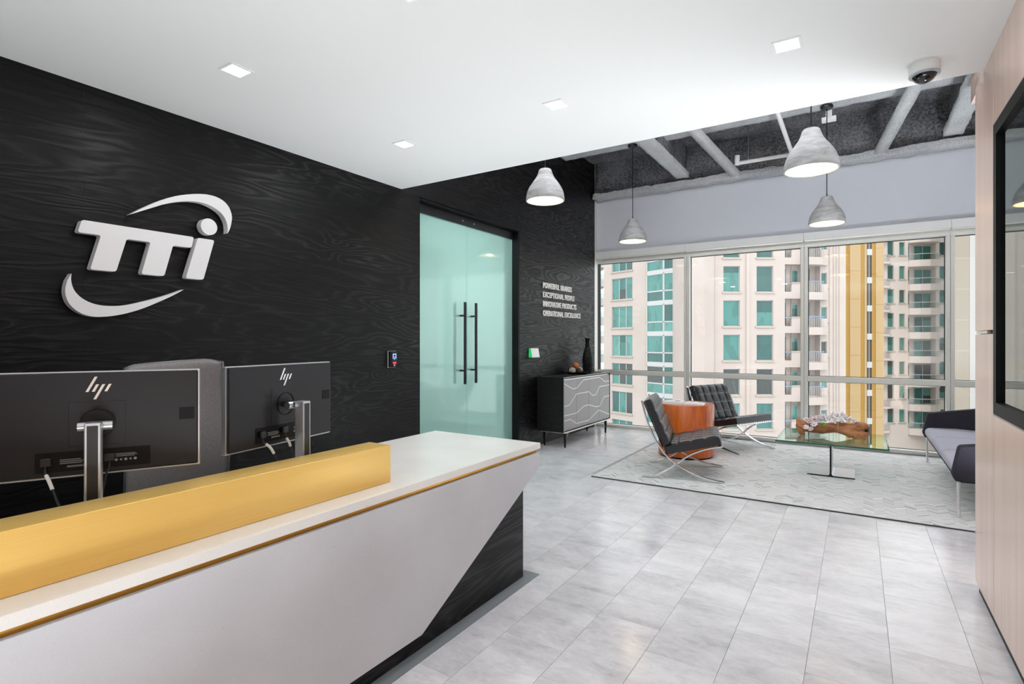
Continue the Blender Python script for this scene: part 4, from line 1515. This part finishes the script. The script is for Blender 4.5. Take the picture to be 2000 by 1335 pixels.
def wall_holes(x0, x1, z0, z1, holes, th=.3):
    """facade skin at y=0 (outside) with recessed openings"""
    xs = sorted({x0, x1} | {h[0] for h in holes} | {h[1] for h in holes})
    zs = sorted({z0, z1} | {h[2] for h in holes} | {h[3] for h in holes})
    xs = [x for x in xs if x0 <= x <= x1]
    zs = [z for z in zs if z0 <= z <= z1]
    mb = MB()
    for xa, xb in zip(xs, xs[1:]):
        run = None
        for za, zb in zip(zs, zs[1:]):
            cx, cz = (xa + xb) / 2, (za + zb) / 2
            inside = any(h[0] < cx < h[1] and h[2] < cz < h[3] for h in holes)
            if inside:
                if run is not None:
                    mb.add([(xa, 0, run), (xb, 0, run), (xb, 0, za), (xa, 0, za)], [(0, 1, 2, 3)])
                    run = None
            elif run is None:
                run = za
        if run is not None:
            mb.add([(xa, 0, run), (xb, 0, run), (xb, 0, z1), (xa, 0, z1)], [(0, 1, 2, 3)])
    for a, b, c, d in holes:
        mb.add([(a, 0, c), (b, 0, c), (b, 0, d), (a, 0, d), (a, th, c), (b, th, c), (b, th, d), (a, th, d)],
               [(0, 1, 5, 4), (1, 2, 6, 5), (2, 3, 7, 6), (3, 0, 4, 7)])
    mb.box(x0, x1, .0 + 6, 6.2, z0, z1)
    mb.add([(x0, 0, z0), (x0, 6.1, z0), (x0, 6.1, z1), (x0, 0, z1), (x1, 0, z0), (x1, 6.1, z0), (x1, 6.1, z1), (x1, 0, z1)], [(0, 1, 2, 3), (7, 6, 5, 4), (3, 2, 6, 7)])
    return mb


rw = random.Random(21)


def window(root, mx, x0, x1, z0, z1, y=.16, split=1, sill=True, m='teal', trans=None, blind=True):
    f = .045
    mb = MB().box(x0, x0 + f, y - .03, y + .05, z0, z1).box(x1 - f, x1, y - .03, y + .05, z0, z1).box(x0, x1, y - .03, y + .05, z0, z0 + f).box(x0, x1, y - .03, y + .05, z1 - f, z1)
    xs = [x0 + (x1 - x0) * k / split for k in range(split + 1)] if isinstance(split, int) else [x0] + list(split) + [x1]
    for x in xs[1:-1]:
        mb.box(x - .035, x + .035, y - .03, y + .05, z0, z1)
    if trans:
        mb.box(x0, x1, y - .03, y + .05, trans - .05, trans + .05)
    w = mb.xf(mx).build('window', M['white_rail'], root)
    for xa, xb in zip(xs, xs[1:]):
        zz = [(z0, z1)] if not trans else [(z0, trans), (trans, z1)]
        for za, zb in zz:
            B(xa + .03, xb - .03, y, y + .03, za + .03, zb - .03).xf(mx).build('pane', M[m], w)
            if blind and rw.random() < .28:
                B(xa + .04, xb - .04, y - .012, y, zb - .03 - (zb - za) * rw.uniform(.2, .6), zb - .03).xf(mx).build('blind', M['teal'], w)
    if sill:
        B(x0 - .12, x1 + .12, -.12, .12, z0 - .14, z0 - .01).xf(mx).build('sill', M['sill_cream'], root)
    return w


ID = Matrix.Identity(4)
# --- cream apartment block: oblique left wing with bays, frontal centre wing with windows and balconies
ap = thing('apartment_building', place(20, 47.6), YAW, 'cream apartment block with teal windows, bays and blue railed balconies', 'building')
# local root frame: x = lateral - 20, y = depth - 47.6, z = height - ZB
ang = math.atan2(-.803, .596)
MBX = Matrix.Translation((10.17 - 20, 59.5 - 47.6, 0)) @ Matrix.Rotation(ang, 4, 'Z')
MCX = Matrix.Translation((-20, 0, 0))
zt, zbm = 20 - ZB, 0


def zz(z):
    return z - ZB


ks = range(-3, 6)
holesB = [(1.0, 3.86, zz(5.72 - 3 * k), zz(7.96 - 3 * k)) for k in ks] + [(5.9, 9.5, zz(5.25 - 3 * k), zz(7.95 - 3 * k)) for k in ks]
wall_holes(-.2, 10.75, zbm, zt, holesB).xf(MBX).build('wall', M['stucco'], ap)
for k in ks:
    window(ap, MBX, 1.0, 3.86, zz(5.72 - 3 * k), zz(7.96 - 3 * k), split=3)
    z0, z1 = zz(5.27 - 3 * k), zz(8.27 - 3 * k)
    # shallow bay standing proud of the wall
    pl_ = [(5.9, .1), (6.05, -.35), (8.3, -.6), (9.45, -.40), (9.5, .1)]
    by = MB().prism(pl_, 'z', z0 - .36, z0)
    by.xf(MBX).build('bay_slab', M['white_rail'], ap)
    for (xa, ya1), (xb, yb1), nm in ((pl_[0], pl_[1], 1), (pl_[1], pl_[2], 1), (pl_[2], pl_[3], 1)):
        L = math.hypot(xb - xa, yb1 - ya1)
        mx = MBX @ Matrix.Translation((xa, ya1, 0)) @ Matrix.Rotation(math.atan2(yb1 - ya1, xb - xa), 4, 'Z')
        fr_ = MB().box(0, .09, -.05, .06, z0, z1 - .36).box(L - .09, L, -.05, .06, z0, z1 - .36).box(0, L, -.05, .06, z0 + .85, z0 + .97).box(0, L, -.05, .06, z1 - .46, z1 - .36)
        w = fr_.xf(mx).build('bay_window', M['white_rail'], ap)
        B(.05, L - .05, 0, .03, z0, z0 + .9).xf(mx).build('pane', M['teal'], w)
        B(.05, L - .05, 0, .03, z0 + .92, z1 - .38).xf(mx).build('pane', M['teal'], w)
    MB().prism([(x, y + .03) for x, y in pl_], 'z', z1 - .36, z1 - .34).xf(MBX).build('bay_slab', M['white_rail'], ap)

# projecting pier between the wings
MB().prism([(15.3, 5.0), (15.3, -.1), (16.5, -.9), (17.5, -.45), (17.75, 0), (17.75, 5)], 'z', zbm, zt).xf(MCX).build('pier', M['stucco'], ap)
colx = [(18.49, 19.93), (21.40, 22.84)]
holesC = [(a, b, zz(5.62 - 3 * k), zz(7.88 - 3 * k)) for k in ks for a, b in colx]
for k in ks:
    holesC += [(23.87, 24.45, zz(5.63 - 3 * k), zz(8.03 - 3 * k)), (24.45, 25.42, zz(6.38 - 3 * k), zz(8.03 - 3 * k)),
               (25.62, 26.95, zz(5.55 - 3 * k), zz(7.95 - 3 * k)), (27.05, 27.56, zz(6.06 - 3 * k), zz(7.29 - 3 * k))]
wall_holes(17.7, 29.2, zbm, zt, holesC, .22).xf(MCX).build('wall', M['stucco'], ap)
MB().box(20.45, 20.75, -.12, .02, zbm, zt).xf(MCX).build('pilaster', M['stucco'], ap)
for k in ks:
    for a, b in colx:
        window(ap, MCX, a, b, zz(5.62 - 3 * k), zz(7.88 - 3 * k))
    window(ap, MCX, 27.05, 27.56, zz(6.06 - 3 * k), zz(7.29 - 3 * k))
    # loggia
    lo_ = MB().box(23.8, 25.5, 0.8, .9, zz(5.5 - 3 * k), zz(8.1 - 3 * k)).box(23.75, 23.87, .2, .8, zz(5.5 - 3 * k), zz(8.1 - 3 * k)).box(25.42, 25.5, .2, .8, zz(5.5 - 3 * k), zz(8.1 - 3 * k)).box(23.8, 25.5, .2, .8, zz(8.03 - 3 * k), zz(8.1 - 3 * k)).box(23.8, 25.5, .2, .8, zz(5.5 - 3 * k), zz(5.6 - 3 * k))
    lo_.xf(MCX).build('loggia', M['stucco'], ap)
    window(ap, MCX, 23.9, 24.35, zz(5.66 - 3 * k), zz(7.75 - 3 * k), y=.7, sill=False)
    window(ap, MCX, 24.78, 25.38, zz(6.2 - 3 * k), zz(7.6 - 3 * k), y=.7, sill=False)
    B(23.85, 24.5, -.06, .0, zz(6.32 - 3 * k), zz(6.40 - 3 * k)).xf(MCX).build('balcony_rail', M['blue_rail'], ap)
    B(24.4, 25.5, -.08, .06, zz(6.38 - 3 * k), zz(6.46 - 3 * k)).xf(MCX).build('parapet_cap', M['sill_cream'], ap)
    # projecting balcony
    bal = MB().prism([(25.3, 0), (25.3, -1.25), (26.6, -1.0), (27.45, -.35), (27.45, 0)], 'z', zz(4.86 - 3 * k), zz(5.5 - 3 * k)).xf(MCX).build('balcony', M['stucco'], ap)
    B(26.85, 27.42, -.32, -.2, zz(5.5 - 3 * k), zz(6.28 - 3 * k)).xf(MCX).build('balcony_upstand', M['stucco'], bal)
    MB().tube([(25.32, -1.22, zz(6.42 - 3 * k)), (26.6, -.97, zz(6.42 - 3 * k)), (26.9, -.7, zz(6.42 - 3 * k))], .05, 6).xf(MCX).build('railing', M['blue_rail'], bal)
    rp_ = MB()
    for t in range(9):
        x = 25.35 + t * .17
        rp_.box(x, x + .025, -1.2 + (x - 25.3) * .19, -1.175 + (x - 25.3) * .19, zz(5.5 - 3 * k), zz(6.4 - 3 * k))
    rp_.xf(MCX).build('balusters', M['steel'], bal)
    MB().box(25.5, 27.0, .8, .9, zz(5.5 - 3 * k), zz(8.0 - 3 * k)).box(25.5, 25.62, .2, .9, zz(5.5 - 3 * k), zz(8 - 3 * k)).box(26.95, 27.0, .2, .9, zz(5.5 - 3 * k), zz(8 - 3 * k)).xf(MCX).build('recess', M['stucco'], ap)
    window(ap, MCX, 25.62, 26.46, zz(5.56 - 3 * k), zz(7.75 - 3 * k), y=.7, sill=False)
pp = MB()
for x in (27.75, 28.1, 28.35, 28.6):
    pp.tube([(x, -.05, zbm), (x, -.05, zt)], .025, 6)
pp.xf(MCX).build('drain_pipes', M['sill_cream'], ap)

# --- ochre stair tower
oc_ = thing('stair_tower', place(37.4, 58), YAW, 'ochre striped tower with a narrow dark stair window', 'building')
MO = Matrix.Translation((-37.4, 0, 0))
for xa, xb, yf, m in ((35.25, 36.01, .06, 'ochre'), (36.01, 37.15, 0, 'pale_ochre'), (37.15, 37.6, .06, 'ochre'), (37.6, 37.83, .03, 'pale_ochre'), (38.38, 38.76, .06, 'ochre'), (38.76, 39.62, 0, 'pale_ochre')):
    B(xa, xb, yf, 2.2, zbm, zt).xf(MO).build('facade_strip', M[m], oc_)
B(37.83, 38.38, .12, 2.2, zbm, zt).xf(MO).build('stair_window', M['dark_pane'], oc_)
B(38.09, 38.14, .08, .12, zbm, zt).xf(MO).build('stair_mullion', M['white_rail'], oc_)
for k in range(-3, 8):
    z = 1.376 + (664.5 - 547) * 58 / 1063 - 3.0 * k
    B(37.84, 38.37, -.02, .11, zz(z - .32), zz(z + .32)).xf(MO).build('spandrel', M['white_rail'], oc_)
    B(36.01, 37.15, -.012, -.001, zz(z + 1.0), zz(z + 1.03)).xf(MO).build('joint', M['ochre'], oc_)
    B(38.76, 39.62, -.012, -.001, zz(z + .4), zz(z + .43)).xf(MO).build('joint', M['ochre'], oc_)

# --- right tower with curved balconies
bt = thing('balcony_tower', place(50.5, 68.4), YAW, 'cream tower with columns of small teal windows and curved glass balconies', 'building')
MT = Matrix.Translation((-50.5, 0, 0))
kt = range(-3, 7)
zr = 9.09
hl = []
for k in kt:
    a, b = zz(9.09 - 3 * k), zz(10.73 - 3 * k)
    hl += [(47.2, 48.0, a - .05, b + .1), (48.67, 49.4, a, b), (53.73, 54.45, a, b), (49.77, 53.25, zz(8.35 - 3 * k), zz(10.55 - 3 * k))]
wall_holes(45.5, 58, zbm, zt, hl, .2).xf(MT).build('wall', M['tower_stucco'], bt)
for k in kt:
    a, b = zz(9.09 - 3 * k), zz(10.73 - 3 * k)
    window(bt, MT, 47.2, 48.0, a - .05, b + .1)
    window(bt, MT, 48.67, 49.4, a, b)
    window(bt, MT, 53.73, 54.45, a, b)
    zs = zz(8.40 - 3 * k)
    cv = [(49.74, .0), (49.74, -.35), (50.6, -.95), (51.6, -1.3), (52.6, -1.2), (53.3, -.7), (53.4, 0)]
    bal = MB().prism(cv, 'z', zs - .82, zs).xf(MT).build('balcony', M['tower_stucco'], bt)
    MB().tube([(x, y + .03, zs + .72) for x, y in cv[1:-1]], .045, 6).xf(MT).build('railing', M['white_rail'], bal)
    g = MB()
    for (xa, y1_), (xb, y2_) in zip(cv[1:-1], cv[2:-1]):
        g.add([(xa, y1_ + .04, zs), (xb, y2_ + .04, zs), (xb, y2_ + .04, zs + .68), (xa, y1_ + .04, zs + .68)], [(0, 1, 2, 3)])
    g.xf(MT).build('balustrade', M['rail_glass'], bal)
    MB().box(49.6, 53.4, .7, .8, zs - .1, zs + 2.3).box(49.6, 49.77, .2, .7, zs - .1, zs + 2.3).box(53.25, 53.4, .2, .7, zs - .1, zs + 2.3).box(49.6, 53.4, .2, .7, zs + 2.15, zs + 2.3).xf(MT).build('recess', M['tower_stucco'], bt)
    window(bt, MT, 50.95, 53.1, zs + .02, zs + 1.95, y=.6, split=2, sill=False)
    window(bt, MT, 49.85, 50.35, zs + .5, zs + 1.9, y=.6, sill=False)
    # small side balcony half hidden by the stair tower
    sb_ = MB().prism([(45.6, 0), (45.6, -1.0), (46.9, -.9), (47.6, 0)], 'z', zs - .5, zs - .25).xf(MT).build('balcony', M['tower_stucco'], bt)
    MB().tube([(45.6, -.95, zs + .6), (46.9, -.86, zs + .6), (47.3, -.4, zs + .6)], .04, 6).xf(MT).build('railing', M['white_rail'], sb_)
    bb = MB()
    for t in range(9):
        x = 45.7 + t * .14
        bb.box(x, x + .03, -.93, -.9, zs - .25, zs + .6)
    bb.xf(MT).build('balusters', M['steel'], sb_)

# --- plain neighbour and far tower
pt = thing('plain_tower', place(52.4, 60), YAW, 'plain beige and white tower edge beyond the last window mullion', 'building')
MP = Matrix.Translation((-52.4, 0, 0))
MB().prism([(48.5, 0), (50.45, 0), (53.5, 6), (53.4, 6)], 'z', zbm, zt).xf(MP).build('beige_face', M['tower_beige'], pt)
MB().prism([(50.45, -.02), (57, -.4), (57, 6), (53.5, 6)], 'z', zbm, zt).xf(MP).build('white_face', M['tower_white'], pt)
for k in range(-2, 5):
    B(48.5, 50.45, -.02, -.001, zz(7 - 3.4 * k), zz(7.05 - 3.4 * k)).xf(MP).build('joint', M['tower_white'], pt)

fa = thing('far_tower', place(14.6, 92), YAW, 'distant grey tower with glass balconies at the corner of the charcoal wall', 'building')
MF = Matrix.Translation((-14.6, 0, 0))
B(11.5, 14.7, 1.5, 5, zbm, zt + 4).xf(MF).build('wall', M['tower_white'], fa)
for k in range(-4, 8):
    z = 8.5 - 3.2 * k
    sl_ = B(11.5, 15.9, -.4, 4, zz(z - 1.25), zz(z)).xf(MF).build('balcony', M['tower_white'], fa)
    B(11.6, 15.8, -.38, -.34, zz(z), zz(z + .8)).xf(MF).build('balustrade', M['rail_glass'], sl_)
    B(12.6, 14.1, 1.4, 1.5, zz(z), zz(z + 1.9)).xf(MF).build('window', M['teal'], fa)

gd = B(-150, 150, 20, 260, ZB - 1, ZB).build('ground', mat('city_ground', (150, 152, 146), .9))
tag(gd, 'grey street level far below the windows', 'ground', kind='structure')
gd.rotation_euler.z = YAW

for _o in bpy.data.objects:
    if _o.parent and _o.name.split('.')[0] in ('balusters', 'drain_pipes', 'raised_dots', 'scales', 'leaf_tuft', 'gasket', 'shade_bar'):
        if _o.name.split('.')[0] not in ('gasket', 'shade_bar'):
            _o['kind'] = 'stuff'
